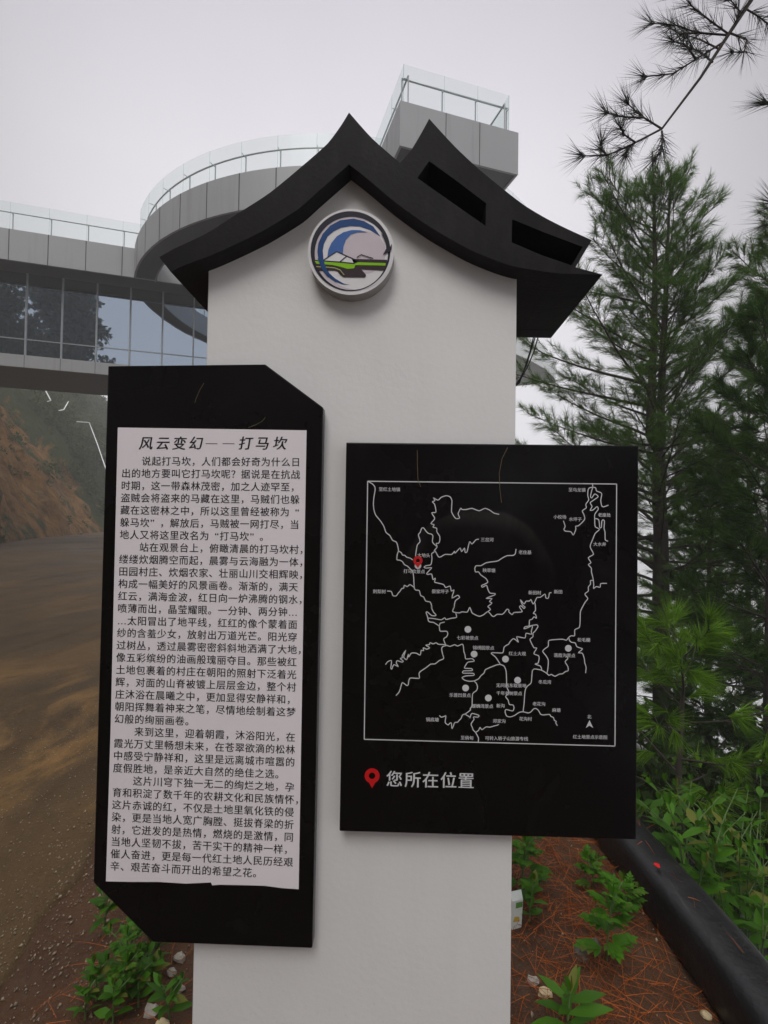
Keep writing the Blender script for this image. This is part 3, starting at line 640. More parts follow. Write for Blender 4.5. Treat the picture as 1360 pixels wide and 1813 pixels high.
for t, s, x, y in NAMES:
    b = MB()
    (px, py), = tl(t, [(x, y)]); p = 7.65
    for i, ch in enumerate(s): put_char(b, ch, px+(i-(len(s)-1)/2)*p, py+(i-(len(s)-1)/2)*p*0.018, p, YB-0.0018, 0, bold=0.012, fill=1.0)
    b.build('place_name', M['print'], mboard)
b = MB(); b.prism([pl(tl('D', [(1040,1160),(1077,1238),(1040,1215),(1003,1238)]), YB)], YB-0.0014, None); b.build('north_arrow', M['print'], mboard)
b = MB()
for ch, px, py in zip('您所在位置', (698.4,731,762.5,794.4,825.5), (1379.6,1380.6,1381.3,1381.9,1382.6)): put_char(b, ch, px, py, 30, YB-0.0014, 0, bold=0.012, fill=1.0)
b.build('heading', M['print'], mboard)
def pin(px, py, r, hole, tip, lvl):
    a0 = math.acos(min(1, r/(tip-py)))*0.9
    o = [(px+r*math.sin(a), py-r*math.cos(a)) for a in np.linspace(-math.pi+a0*0.55, math.pi-a0*0.55, 40)]+[(px, tip)]
    b = MB(); b.prism([pl(o, YB), pl(circ(px, py, hole, 24), YB)], YB-lvl, YB-lvl+0.0006); b.build('location_pin', M['red'], mboard)
pin(659, 1373, 13.3, 5.7, 1395, 0.0022); pin(740, 992.5, 8.2, 3.4, 1005.5, 0.0030)

# cable hanging from the eave behind the pillar
def wire(name, pts, r, mat, **kw): b = MB(); b.tube(pts, r, 6); return b.build(name, mat, **kw)
ca = MB()
for dx, dy in ((0, 0), (5, 3), (-3, 6)):
    ca.tube([atY(948+dx, 596, 1.72), atY(941+dx, 618+dy, 1.72), atY(932+dx*0.6, 648, 1.73), atY(920, 672+dy, 1.74), atY(905, 690, 1.74)], 0.0022, 6)
ca.build('cable', M['cable'], label='thin black cables dangling from the right eave behind the white pillar', cat='cable')
# dead pine needles stuck to the panels
for pts, lb in (([(361,678),(354,690),(347,706),(345,713)], 'curved dry pine needle stuck above the text on the left black panel'),
                ([(440,757),(453,752),(464,746),(470,739)], 'short dry pine needle lying along the top edge of the paper sheet'),
                ([(899,792),(889,812),(884,838),(885,865),(888,890)], 'long dry pine needle hanging across the top border of the map'),
                ([(739,797),(739,820),(740,848),(745,862)], 'faint dry pine needle near the upper left of the map')):
    wire('fallen_needle', [atY(a, b_, YB-0.002-0.003*i*0.3) for i, (a, b_) in enumerate(pts)], 0.0007, M['dead'], label=lb, cat='pine needle', group='pine needles stuck to the sign')

# ------------------------------------------------------------------ viewing building: glazed bridge, ring deck, lookout
HD, FD = 13.15, 1.26                                # deck edge height, fascia depth
P0 = Vector((-11.78, 20.87, 0)); CR = Vector((-3.0, 26.0, 0)); RO, RI = 9.95, 9.15
bld = empty('viewing_building', (-8, 24, 0.2), 'pale grey glazed bridge building with ring deck and lookout box above the road', 'building')
def uv(u, v, z, o=P0): p = o+U*u+V*v; return Vector((p.x, p.y, z))
def add_seams(o, mb):
    """dark joints between the panels: a second material in the same mesh"""
    me = o.data; off = -o.parent.location
    v0 = [tuple(v.co) for v in me.vertices]; f0 = [tuple(p.vertices) for p in me.polygons]; n = len(v0)
    v1 = [tuple(Vector(p)+off) for p in mb.v]; f1 = [tuple(i+n for i in f) for f in mb.f]
    nm = bpy.data.meshes.new(me.name); nm.from_pydata(v0+v1, [], f0+f1); nm.materials.append(me.materials[0]); nm.materials.append(M['seam'])
    for k, p in enumerate(nm.polygons): p.material_index = 0 if k < len(f0) else 1
    nm.update(); o.data = nm; bpy.data.meshes.remove(me)
def zc(z): return Vector((0, 0, z))
fa = MB(); fa.hexa(uv(-24, 0, HD-FD), U*43.5, V*0.08, zc(FD)); wing_f = fa.build('fascia', M['fascia'], bld, label='straight grey panel fascia of the bridge')
sm = MB()
for k in range(-13, 18): sm.hexa(uv(-0.26-1.37*k, -0.004, HD-FD), U*0.03, V*0.02, zc(FD))
add_seams(wing_f, sm)
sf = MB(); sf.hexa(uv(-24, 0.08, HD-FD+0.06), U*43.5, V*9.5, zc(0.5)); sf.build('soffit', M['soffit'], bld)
GZ0, GZ1 = 8.42, HD-FD+0.06
mu = [-4.10+1.335*k for k in range(-14, 14)]
for a, c in zip(mu[:-1], mu[1:]):
    w = MB(); w.hexa(uv(a+0.03, 1.25, GZ0), U*(c-a-0.06), V*0.02, zc(GZ1-GZ0)); wo_ = w.build('window', M['window'], bld)
    f = MB(); f.hexa(uv(a-0.03, 1.19, GZ0), U*0.06, V*0.09, zc(GZ1-GZ0)); f.hexa(uv(a+0.031, 1.225, 9.10), U*(c-a-0.062), V*0.02, zc(0.04))
    f.build('mullion', M['frame'], wo_)
lf = MB(); lf.hexa(uv(mu[0], 1.15, 7.9), U*(mu[-1]-mu[0]), V*0.10, zc(GZ0-7.9)); lfo = lf.build('sill_fascia', M['fascia'], bld)
sm = MB()
for a in mu: sm.hexa(uv(a-0.01, 1.146, 7.9), U*0.02, V*0.02, zc(GZ0-7.9))
add_seams(lfo, sm)
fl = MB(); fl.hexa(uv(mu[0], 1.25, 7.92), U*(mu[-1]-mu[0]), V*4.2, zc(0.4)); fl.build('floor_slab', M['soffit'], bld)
bw = MB(); bw.hexa(uv(mu[0], 5.3, 8.32), U*(mu[-1]-mu[0]), V*0.15, zc(3.5)); bw.build('rear_wall', M['concrete'], bld)
for u_, v_ in ((6.5, 3.2), (10.5, 3.2), (8.5, 10)):
    c = uv(u_, v_, 0); b = MB(); b.tube([(c.x, c.y, -0.3), (c.x, c.y, 8.1 if v_ < 9 else 11.9)], 0.45, 20); b.build('column', M['concrete'], bld, smooth=False)
def arc(r, z, a0, a1, n): return [Vector((CR.x+r*math.cos(a), CR.y+r*math.sin(a), z)) for a in np.linspace(a0, a1, n)]
def strip(mb, A, B):
    n = len(A); mb.add(list(A)+list(B), [(i, i+1, n+i+1, n+i) for i in range(n-1)])
NP = 47; TA = 2*math.pi
A0 = math.atan2(17.31-CR.y, -8.05-CR.x)             # one joint as seen
RA0, RA1 = R(-149.4), R(7.4)                       # the part of the circle that stands out in front of the bridge
def ring_wall(r0, r1, z0, z1, a0, a1, n):
    b = MB(); strip(b, arc(r0, z1, a0, a1, n), arc(r0, z0, a0, a1, n)); strip(b, arc(r1, z0, a0, a1, n), arc(r1, z1, a0, a1, n))
    strip(b, arc(r0, z0, a0, a1, n), arc(r1, z0, a0, a1, n)); strip(b, arc(r1, z1, a0, a1, n), arc(r0, z1, a0, a1, n)); return b
rfas = ring_wall(RO, RO-0.08, HD-FD, HD, RA0, RA1, 90).build('ring_fascia', M['fascia'], bld, label='curved grey panel fascia of the ring deck')
sm = MB()
for k in range(NP):
    a = A0+TA*k/NP
    a = (a+math.pi) % TA - math.pi
    if not RA0 < a < RA1: continue
    d = Vector((math.cos(a), math.sin(a), 0)); t = Vector((-d.y, d.x, 0))
    sm.hexa(CR+d*(RO-0.012)-t*0.016+zc(HD-FD), d*0.017, t*0.032, zc(FD))
add_seams(rfas, sm)
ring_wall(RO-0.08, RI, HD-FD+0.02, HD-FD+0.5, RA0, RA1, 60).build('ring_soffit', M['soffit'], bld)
ring_wall(RI, RI-0.06, HD-FD, HD-0.2, RA0, RA1, 60).build('inner_fascia', M['fascia'], bld)
# railings: glass screens with posts and an inner handrail
def rail_run(A, dz_glass, inset, name, joint_idx=None):
    """A: deck-edge points; inset vector function -> inner point"""
    g = MB(); n = len(A); top = [p+zc(dz_glass) for p in A]; strip(g, top, A)
    h = MB(); h.tube([inset(i)+zc(0.90) for i in range(n)], 0.028, 8); h.build('handrail', M['steel'], bld, smooth=True)
    idx = joint_idx if joint_idx is not None else range(n)
    for i in idx:
        q = inset(i); d = (A[i]-q); d.normalize()
        p = MB(); p.tube([q+zc(-0.05), q+zc(0.90)], 0.022, 6); p.tube([q+zc(0.80), A[i]-d*0.02+zc(0.80)], 0.012, 6)
        p.build('post', M['steel'], bld)
    for i in idx: g.tube([A[i]+zc(0.02), A[i]+zc(dz_glass)], 0.008, 4)
    g.build('glass_screen', M['railglass'], bld)
us = [-0.26-1.37*k for k in range(16, -6, -1)]
Aw = [uv(u_, 0.10, HD-0.03) for u_ in us]; rail_run(Aw, 1.18, lambda i: Aw[i]+V*0.28, 'wing')
angs = [a for a in (A0+TA*k/NP for k in range(-9, 28)) if RA0 < a < RA1]
sub = []; ji = []
for k in range(len(angs)-1):
    ji.append(len(sub)); sub += [angs[k]+(angs[k+1]-angs[k])*j/3 for j in range(3)]
ji.append(len(sub)); sub.append(angs[-1])
Ar = [Vector((CR.x+(RO-0.10)*math.cos(a), CR.y+(RO-0.10)*math.sin(a), HD-0.03)) for a in sub]
rail_run(Ar, 1.18, lambda i: Ar[i]-(Ar[i]-CR-zc(HD-0.03)).normalized()*0.28, 'ring', ji)
# lookout box
BA = Vector((-0.17, 13.57, 0)); BW = 3.70; BL = 3.6
def bx(u_, v_, z): return uv(u_, v_, z, BA)
lk = MB(); lk.hexa(bx(0, 0, HD-FD), U*BW, V*0.07, zc(FD)); lk.hexa(bx(0, 0.07, HD-FD), U*0.07, V*(BL-0.07), zc(FD)); lk.hexa(bx(BW-0.07, 0.07, HD-FD), U*0.07, V*(BL-0.07), zc(FD))
lko = lk.build('lookout_fascia', M['fascia'], bld, label='pale box fascia of the jutting lookout')
sm = MB()
for u_ in (1.36, 2.42): sm.hexa(bx(u_, -0.004, HD-FD), U*0.02, V*0.02, zc(FD))
for v_ in (1.2, 2.4): sm.hexa(bx(-0.004, v_, HD-FD), U*0.02, V*0.02, zc(FD))
add_seams(lko, sm)
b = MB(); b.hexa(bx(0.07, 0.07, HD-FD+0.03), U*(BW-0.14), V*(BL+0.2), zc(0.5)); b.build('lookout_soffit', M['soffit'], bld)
Al = [bx(0.13, BL, HD-0.03), bx(0.13, 1.2, HD-0.03), bx(0.13, 0.13, HD-0.03)]; rail_run(Al, 1.2, lambda i: Al[i]+U*0.14, 'l')
Af = [bx(0.13, 0.132, HD-0.03), bx(1.36, 0.132, HD-0.03), bx(2.42, 0.132, HD-0.03), bx(BW-0.25, 0.132, HD-0.03)]; rail_run(Af, 1.2, lambda i: Af[i]+V*0.14, 'f')
Ab = [bx(BW-0.25, 0.134, HD-0.03), bx(BW-0.25, 1.4, HD-0.03), bx(BW-0.25, BL, HD-0.03)]; rail_run(Ab, 1.2, lambda i: Ab[i]-U*0.14, 'b')
# lower terrace curling out on the right below the ring
a0, a1 = R(-62), R(-22)
lt = ring_wall(RO+0.5, RO+0.42, 7.75, 8.6, a0, a1, 24); lt.build('terrace_fascia', M['terrace'], bld)
ring_wall(RO+0.42, 4.5, 7.78, 8.2, a0, a1, 24).build('terrace_soffit', M['terrace'], bld)

# ------------------------------------------------------------------ vegetation builders
def nrm(a): return a/np.maximum(np.linalg.norm(a, axis=1, keepdims=True), 1e-9)
class Needles:
    def __init__(s): s.b = []; s.d = []; s.l = []; s.w = []
    def tuft(s, base, dirn, n, length, spread, width, droop=0.0, back=0.0):
        """a brush of n needles round the shoot that ends at base"""
        dirn = np.array(dirn, float); dirn /= np.linalg.norm(dirn)
        pert = rng.normal(size=(n, 3)); pert -= np.outer(pert @ dirn, dirn); pert = nrm(pert)
        sp = spread*rng.uniform(0.25, 1.15, (n, 1))
        d = nrm(dirn[None]*1.0 + pert*sp + np.array([0, 0, -droop])[None])
        s.b.append(np.array(base, float)[None]-dirn[None]*rng.uniform(0, 1, (n, 1))*back); s.d.append(d)
        s.l.append(length*rng.uniform(0.7, 1.1, n)); s.w.append(np.full(n, width))
    def build(s, name, mat, parent, bend=0.0, **kw):
        b = np.concatenate(s.b); d = np.concatenate(s.d); l = np.concatenate(s.l)[:, None]; w = np.concatenate(s.w)[:, None]
        sd_ = nrm(np.cross(d, rng.normal(size=d.shape)))*w*0.5
        n = len(b)
        if bend:
            mid = b+d*l*0.55; tip = b+d*l+np.array([0, 0, -1.0])*l*bend
            Vv = np.stack([b-sd_, b+sd_, mid+sd_*0.8, mid-sd_*0.8, tip+sd_*0.2, tip-sd_*0.2], 1).reshape(-1, 3)
            i = np.arange(n)[:, None]*6
            F = np.concatenate([i+np.array([[0, 1, 2, 3]]), i+np.array([[3, 2, 4, 5]])])
        else:
            Vv = np.stack([b-sd_, b+sd_, b+d*l], 1).reshape(-1, 3); F = np.arange(n*3).reshape(-1, 3)
        return npmesh(Vv, F, name, mat, parent, **kw)
def pine(base, stems, crown_z, zmax, reach, nb, label, mat, needle_len=0.14, needle_w=0.0035, per=16, cat='pine tree', group=None, rad=0.10, side=None, seed=1, dens=1.0, name='pine_tree', droop=0.05, twig=0.42, skip=None, thin=0.0, spread=0.9):
    rs = np.random.default_rng(seed)
    root = empty(name, base, label, cat, group)
    wood = MB(); nd = Needles()
    for st in stems: wood.tube([p for p, r in st], [r for p, r in st], 9)
    def on_stem(z):
        st = stems[rs.integers(len(stems))] if len(stems) > 1 else stems[0]
        best = [s_ for s_ in stems if s_[0][0][2] <= z <= s_[-1][0][2]]
        st = best[rs.integers(len(best))] if best else st
        for (p, r), (q, r2) in zip(st[:-1], st[1:]):
            if p[2] <= z <= q[2]:
                t = (z-p[2])/max(1e-6, q[2]-p[2]); return np.array(p)*(1-t)+np.array(q)*t, r*(1-t)+r2*t
        return np.array(st[-1][0]), st[-1][1]
    for i in range(nb):
        h = (i+rs.uniform(0, 1))/nb; z = crown_z+(zmax-crown_z)*h
        p, rr = on_stem(z); az = i*2.399+rs.normal(0, 0.3)
        L = reach(h)*rs.uniform(0.7, 1.12)
        if skip and skip(az, h): continue
        if side: L *= side(az)
        elv = R(6+42*h+rs.normal(0, 9))
        d = np.array([math.cos(az)*math.cos(elv), math.sin(az)*math.cos(elv), math.sin(elv)])
        P = [p]; nseg = 7
        for k in range(nseg):
            d = d+np.array([0, 0, 0.05-0.10*(k < 3)*(1-h)])+rs.normal(0, 0.05, 3); d /= np.linalg.norm(d); P.append(P[-1]+d*L/nseg)
        wood.tube(P, [max(0.005, min(rr*0.5, 0.004+0.009*L)*(1-k/(nseg+1.0))) for k in range(nseg+1)], 5, cap=False)
        ntw = max(4, int(L*9*dens*(0.55 if h < thin else 1.0)))
        for k in range(ntw):
            t = 0.22+0.78*(k+rs.uniform(0, 1))/ntw; f = t*nseg; a = min(nseg-1, int(f)); q = P[a]*(1-(f-a))+P[a+1]*(f-a)
            bd = P[a+1]-P[a]; bd /= np.linalg.norm(bd)
            sdv = np.cross(bd, [0, 0, 1.0]); sdv /= max(1e-6, np.linalg.norm(sdv))
            td = bd*0.6+sdv*(1 if k % 2 else -1)*rs.uniform(0.3, 1.2)+np.array([0, 0, rs.uniform(-0.5, 0.6)]); td /= np.linalg.norm(td)
            tl_ = twig*rs.uniform(0.45, 1.1)*(1.15-0.6*t)*min(1, 0.4+L*0.5)
            e = q+td*tl_; mid = q+td*tl_*0.5+np.array([0, 0, -0.02]); e2 = e+np.array([0, 0, 0.05])
            wood.tube([q, mid, e2], [0.0035, 0.003, 0.002], 3, cap=False)
            for j in range(4):
                tt = 0.35+0.65*(j+1)/4; nd.tuft(q+(e2-q)*tt, td+np.array([0, 0, 0.15]), per, needle_len, spread, needle_w, droop, back=tl_*0.16)
        for j in range(3): nd.tuft(P[-1]-(P[-1]-P[-2])*j*0.3, P[-1]-P[-2], per, needle_len, 0.8, needle_w, droop, back=0.06)
    for st in stems: nd.tuft(st[-1][0], (0, 0, 1), per*3, needle_len, 0.7, needle_w, back=0.15)
    tr = wood.build('trunk', M['bark'], root, smooth=True)
    nd.build('crown', mat, root)
    return root
def leaf_geo(mb, base, d, nrmv, length, width, curl=0.35):
    d = Vector(d).normalized(); s_ = d.cross(Vector(nrmv)); s_ = s_.normalized() if s_.length > 1e-4 else d.orthogonal().normalized(); u = s_.cross(d).normalized()
    ws = (0.10, 0.72, 1.0, 0.62, 0.0); vs = []; p = Vector(base); cur = d.copy()
    for i, w in enumerate(ws):
        cup = u*0.12*width*w
        if i < 4: vs += [p-s_*w*width/2+cup, p, p+s_*w*width/2+cup]
        else: vs += [p]
        cur = (cur - u*curl*0.28).normalized(); u = s_.cross(cur).normalized(); p = p+cur*length/4
    fs = []
    for i in range(3):
        a = i*3; fs += [(a, a+1, a+4, a+3), (a+1, a+2, a+5, a+4)]
    fs += [(9, 10, 12), (10, 11, 12)]
    mb.add(vs, fs)
def weed(base, h, label, rs, nl=7, ll=0.09, lw=0.028, mat='leaf', cat='weed', group=None, name='leafy_weed', lean=None, branchy=0, lobed=False, droop=0.3):
    base = Vector(base); root = empty(name, base, label, cat, group)
    stm = MB(); lv = MB()
    lean = Vector(lean) if lean else Vector((rs.uniform(-.25, .25), rs.uniform(-.25, .25), 0))
    def shoot(b0, hh, ln, n, l0):
        P = [b0+(ln*(t*t)+Vector((0, 0, t)))*hh for t in (0, .33, .66, 1.0)]
        stm.tube(P, [0.0035, 0.003, 0.0024, 0.0014], 5)
        for i in range(n):
            t = 0.12+0.88*(i+0.5)/n; f = t*3; a = min(2, int(f)); q = P[a].lerp(P[a+1], f-a)
            for sgn in (0, math.pi):
                az = i*1.45+sgn+rs.uniform(-.3, .3); up_ = 0.25+0.75*t
                up_ += rs.uniform(-.35, .3); d = Vector((math.cos(az), math.sin(az), up_)); L = l0*rs.uniform(0.75, 1.15)*(1.1-0.55*abs(t-0.4)*1.3)
                if lobed:
                    dn = d.normalized(); leaf_geo(lv, q+dn*L*0.15, dn, Vector((0,0,1)), L*0.9, L*0.34, droop)
                    sd2 = dn.cross(Vector((0, 0, 1))).normalized()
                    for k, fr_ in enumerate((0.25, 0.48, 0.7)):
                        for s2 in (-1, 1): leaf_geo(lv, q+dn*L*fr_-Vector((0, 0, 1))*L*0.06*k*droop*2, dn*0.75+sd2*s2*0.8, Vector((0,0,1)), L*(0.45-0.09*k), L*0.20, droop)
                else: leaf_geo(lv, q, d, Vector((rs.uniform(-.5, .5), rs.uniform(-.5, .5), 1)), L, lw*L/l0, droop+rs.uniform(-.1, .25))
        leaf_geo(lv, P[-1], Vector((0.1, 0, 1)), Vector((1, 0, 0)), l0*0.45, lw*0.5, 0.1); leaf_geo(lv, P[-1], Vector((-.3, .2, 1)), Vector((0, 1, 0)), l0*0.4, lw*0.5, 0.1)
        return P
    P = shoot(base, h, lean, nl, ll)
    for k in range(branchy):
        az = k*2.2+rs.uniform(0, 1); shoot(P[1].lerp(P[2], rs.uniform(0, 1)), h*0.45, Vector((math.cos(az), math.sin(az), 0))*0.7, max(3, nl//2), ll*0.75)
    stm.build('stem', M['stem'], root); lv.build('foliage', M[mat], root, smooth=True)
    return root
def leafcloud(centres, per, size, rad, flat=0.7, rs=None):
    rs = rs or rng; C = np.array(centres, float); n = len(C)*per
    off = rs.normal(size=(n, 3)); off = nrm(off)*(rs.uniform(0, 1, (n, 1))**0.5)
    rr = np.repeat(np.array(rad, float) if hasattr(rad, '__len__') else np.full(len(C), rad), per)[:, None]
    p = np.repeat(C, per, 0)+off*rr*np.array([1, 1, flat])
    d = nrm(rs.normal(size=(n, 3))+off*0.6+np.array([0, 0, -0.2])); s_ = nrm(np.cross(d, rs.normal(size=(n, 3))))
    L = size*rs.uniform(0.6, 1.25, (n, 1))
    Vv = np.stack([p, p+d*L*0.5+s_*L*0.28, p+d*L, p+d*L*0.5-s_*L*0.28], 1).reshape(-1, 3)
    return Vv, np.arange(n*4).reshape(-1, 4)
def broad_tree(base, h, spread, label, seed, size=0.28, per=90, nclump=90, name='broadleaf_tree', cat='tree', group=None, mat='broad'):
    rs = np.random.default_rng(seed); base = Vector(base); root = empty(name, base, label, cat, group)
    wood = MB(); top = base+Vector((0.3, 0.2, h*0.8)); wood.tube([base-zc(0.5), base.lerp(top, 0.5)+Vector((0.2, 0, 0)), top], [h*0.022, h*0.015, h*0.006], 8)
    cs = []; rads = []
    for i in range(nclump):
        t = rs.uniform(0.28, 1.0); az = rs.uniform(0, 6.28); rr = spread*math.sqrt(rs.uniform(0.05, 1))*math.sin(math.pi*min(1, 0.15+0.8*t))**0.6
        c = base+Vector((math.cos(az)*rr, math.sin(az)*rr, h*t)); cs.append(c); rads.append(spread*rs.uniform(0.16, 0.30))
        if i % 3 == 0: q = base.lerp(top, min(1, t*0.75)); wood.tube([q, q.lerp(c, 0.5)+Vector((0, 0, 0.2)), c], [h*0.006, h*0.004, 0.015], 5, cap=False)
    wood.build('trunk', M['bark'], root, smooth=True)
    Vv, F = leafcloud(cs, per, size, rads, 0.75, rs); npmesh(Vv, F, 'crown', M[mat], root)
    return root

# ------------------------------------------------------------------ pines on the right
def T(px, py, D): p = atD(px, py, D); return (p.x, p.y, p.z)
D1 = 7.0
gz = lambda p: ground_z(p[0], p[1])
b1 = T(1172, 1330, D1); b1 = (b1[0], b1[1], gz(b1)-0.15)
lowst = [(b1, 0.13), (T(1172, 1100, D1), 0.105), (T(1170, 950, D1), 0.095), (T(1167, 880, D1), 0.09), (T(1166, 800, D1), 0.085)]
stL = [(T(1166, 802, D1), 0.06), (T(1150, 770, D1), 0.058), (T(1153, 700, D1), 0.054), (T(1158, 600, D1), 0.045), (T(1160, 480, D1), 0.035), (T(1158, 360, D1), 0.022), (T(1155, 268, D1), 0.008)]
stR = [(T(1166, 802, D1), 0.06), (T(1172, 770, D1), 0.058), (T(1170, 720, D1), 0.052), (T(1174, 620, D1+.05), 0.044), (T(1180, 500, D1+.1), 0.032), (T(1184, 390, D1+.1), 0.018), (T(1188, 300, D1+.1), 0.007)]
pine(b1, [lowst, stL, stR], -0.6, stL[-1][0][2]-0.62, lambda h: 2.7*(1-h)**0.5+0.3 if h > 0.3 else 2.4, 128,
     'tall forked pine with two stems rising right of the map panel', M['needle'], seed=3, per=15, needle_len=0.15, needle_w=0.0042, dens=2.2, thin=0.30, twig=0.48,
     group='pines on the slope', side=lambda az: 0.62 if math.sin(az) < -0.55 else 1.12 if math.cos(az) < -0.6 else 1.0)
def straight(px, py_base, py_top, D, rad, lean=0):
    b = T(px, py_base, D); b = (b[0], b[1], gz(b)-0.2); t = T(px+lean, py_top, D)
    P = [tuple(b[i]+(t[i]-b[i])*k/5+(0.05*math.sin(k*2.1) if i < 2 and 0 < k < 5 else 0) for i in range(3)) for k in range(6)]
    return b, [(p, rad*(1-0.9*k/5)) for k, p in enumerate(P)]
b2, s2 = straight(1410, 1300, 360, 6.0, 0.09)
pine(b2, [s2], -0.5, s2[-1][0][2]-0.1, lambda h: 1.9*(1-h)**0.7+0.3, 58, 'dark dense pine at the right edge of the picture beside the forked pine', M['needle'], seed=9, per=19, needle_len=0.16, needle_w=0.0050, dens=2.0, twig=0.48, group='pines on the slope')
b3, s3 = straight(1325, 1300, 560, 11.0, 0.10)
pine(b3, [s3], -4.0, s3[-1][0][2]-0.1, lambda h: 2.3*(1-h)**0.7+0.4, 50, 'farther pine standing down the slope between the forked pine and the dark one', M['needle'], seed=14, per=20, needle_len=0.18, needle_w=0.008, dens=1.4, group='pines on the slope')
b4, s4 = straight(1160, 1330, 640, 15.0, 0.11)
pine(b4, [s4], -6.0, s4[-1][0][2]-0.1, lambda h: 2.6*(1-h)**0.7+0.4, 50, 'farthest hazy pine showing low behind the trunk of the forked pine', M['needle'], seed=19, per=16, needle_len=0.19, needle_w=0.011, dens=1.3, group='pines on the slope')
b6, s6 = straight(1362, 1330, 560, 4.9, 0.06)
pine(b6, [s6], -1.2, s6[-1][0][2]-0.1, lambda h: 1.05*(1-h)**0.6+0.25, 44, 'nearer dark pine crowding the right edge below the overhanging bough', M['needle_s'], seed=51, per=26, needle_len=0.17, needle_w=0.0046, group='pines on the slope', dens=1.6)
b7, s7 = straight(1255, 1420, 800, 8.5, 0.09)
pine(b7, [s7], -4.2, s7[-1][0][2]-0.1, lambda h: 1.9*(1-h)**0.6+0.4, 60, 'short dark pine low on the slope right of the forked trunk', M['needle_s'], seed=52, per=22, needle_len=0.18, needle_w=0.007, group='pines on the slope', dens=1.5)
b5, s5 = straight(1205, 1500, 1130, 3.5, 0.035)
pine(b5, [s5], -0.9, s5[-1][0][2]-0.03, lambda h: 0.66*(1-h)**0.4+0.12, 20, 'bright green young pine beside the lower right of the map panel', M['needle_y'], seed=23, per=22, needle_len=0.20, needle_w=0.0050, group='pines on the slope', dens=0.75, twig=0.30, droop=0.45, spread=0.6)
# low scrub in the shade of the pines
rs = np.random.default_rng(5)
for px, py, D, rr, lb in ((1330, 1330, 5.2, 0.75, 'dark round bush low in the shade at the right edge'), (1235, 1370, 6.3, 0.8, 'dim bush on the slope behind the young pine'), (1150, 1400, 4.6, 0.45, 'small dark bush close beside the lower right corner of the map panel'), (1340, 1190, 8.0, 1.1, 'large dim bush under the dark pine'), (1300, 1450, 3.9, 0.55, 'shaded bush right behind the weeds beyond the pipe'), (1370, 1480, 3.4, 0.5, 'shaded bush cut by the right edge above the weeds')):
    p = Vector(T(px, py, D)); rt = empty('bush', (p.x, p.y, gz(p)), lb, 'bush', 'bushes on the slope')
    stb = MB(); cs = []
    for k in range(14):
        c = p+Vector(rs.normal(0, rr*0.5, 3)); cs.append(c); stb.tube([(p.x, p.y, gz(p)-0.05), tuple((Vector((p.x, p.y, gz(p)))+c)/2+Vector((0.05, 0, 0))), tuple(c)], [0.012, 0.008, 0.004], 5, cap=False)
    stb.build('stem', M['bark'], rt); Vv, F = leafcloud(cs, 70, 0.10, rr*0.45, 0.8, rs); npmesh(Vv, F, 'foliage', M['shade'], rt)

# near pine out of frame on the right, its boughs reaching into the top right corner
D0 = 3.0
tb0 = (3.05, 1.9, ground_z(3.05, 1.9)-0.2)
near = empty('overhanging_pine', tb0, 'dark pine bough reaching down from the upper right corner of the picture', 'pine tree', 'pines on the slope')
wood = MB(); nd = Needles()
trunk = [(tb0, 0.15), ((3.1, 1.95, 1.0), 0.13), ((3.05, 2.0, 3.5), 0.11), ((3.0, 2.05, 5.5), 0.08), ((3.0, 2.1, 7.6), 0.02)]
wood.tube([p for p, r in trunk], [r for p, r in trunk], 10)
def bough(pts, r0, r1): 
    P = [Vector(p) for p in pts]; wood.tube(P, [r0+(r1-r0)*i/(len(P)-1) for i in range(len(P))], 6, cap=False); return P
def tw(px, dd=0.0): return [Vector(T(x, y, D0+dd*(i/len(px)))) for i, (x, y) in enumerate(px)]
main = [Vector((3.0, 2.05, 5.3)), Vector((2.75, 2.5, 5.15)), Vector(T(1365, -70, 3.0))]+tw([(1330, 0), (1292, 58), (1240, 138), (1172, 228)])
bough(main, 0.019, 0.006)
TW = [([(1290,60),(1262,40),(1230,15),(1205,-12)], -.1), ([(1288,62),(1235,58),(1195,44),(1152,41)], .1), ([(1235,58),(1205,60),(1185,48)], .25), ([(1280,75),(1232,105),(1192,130),(1140,136)], .0), ([(1232,105),(1215,80),(1190,72)], -.2),
      ([(1292,58),(1322,70),(1318,92),(1295,92)], -.15), ([(1300,48),(1310,20),(1290,-5)], -.1), ([(1320,15),(1345,30),(1362,45)], .1),
      ([(1172,228),(1135,205),(1110,182)], .1), ([(1140,208),(1105,207),(1072,200)], -.1), ([(1172,228),(1120,255),(1075,275),(1030,276)], .1), ([(1125,252),(1105,238),(1098,225)], -.2), ([(1075,275),(1062,262),(1065,250)], .05), ([(1172,232),(1174,248),(1170,268),(1160,280)], -.1), ([(1120,255),(1112,262),(1108,275)], .2),
      ([(1270,85),(1240,70),(1215,62)], .3), ([(1262,110),(1240,92),(1224,84)], .15)]
for px, dd in TW:
    P = tw(px, dd); bough(P, 0.006, 0.003)
    n = len(P)
    for i in range(1, n):
        for t in ((0.4, 1.0) if i == n-1 else (0.55, 1.0)):
            q = P[i-1].lerp(P[i], t); d = (P[i]-P[i-1]).normalized()
            nd.tuft(q, d, 50 if (i == n-1 and t == 1.0) else 20, 0.17, 1.05, 0.0036, 0.05, back=0.03)
for q, d in ((T(1352, 182, 2.9), (-1, .1, .3)), (T(1362, 395, 2.6), (-1, 0.1, -.1)), (T(1368, 360, 2.6), (-.9, 0.1, .1))):
    qv = Vector(q); bough([Vector((3.05, 2.0, 4.4 if q[2] > 3 else 3.4)), qv+Vector((0.45, 0, 0.12)), qv], 0.014, 0.004)
    nd.tuft(q, d, 60, 0.17, 0.8, 0.0034, back=0.05); nd.tuft(qv+Vector((0.1, 0, .03)), d, 60, 0.16, 1.1, 0.0034, back=0.05)
rs = np.random.default_rng(31)
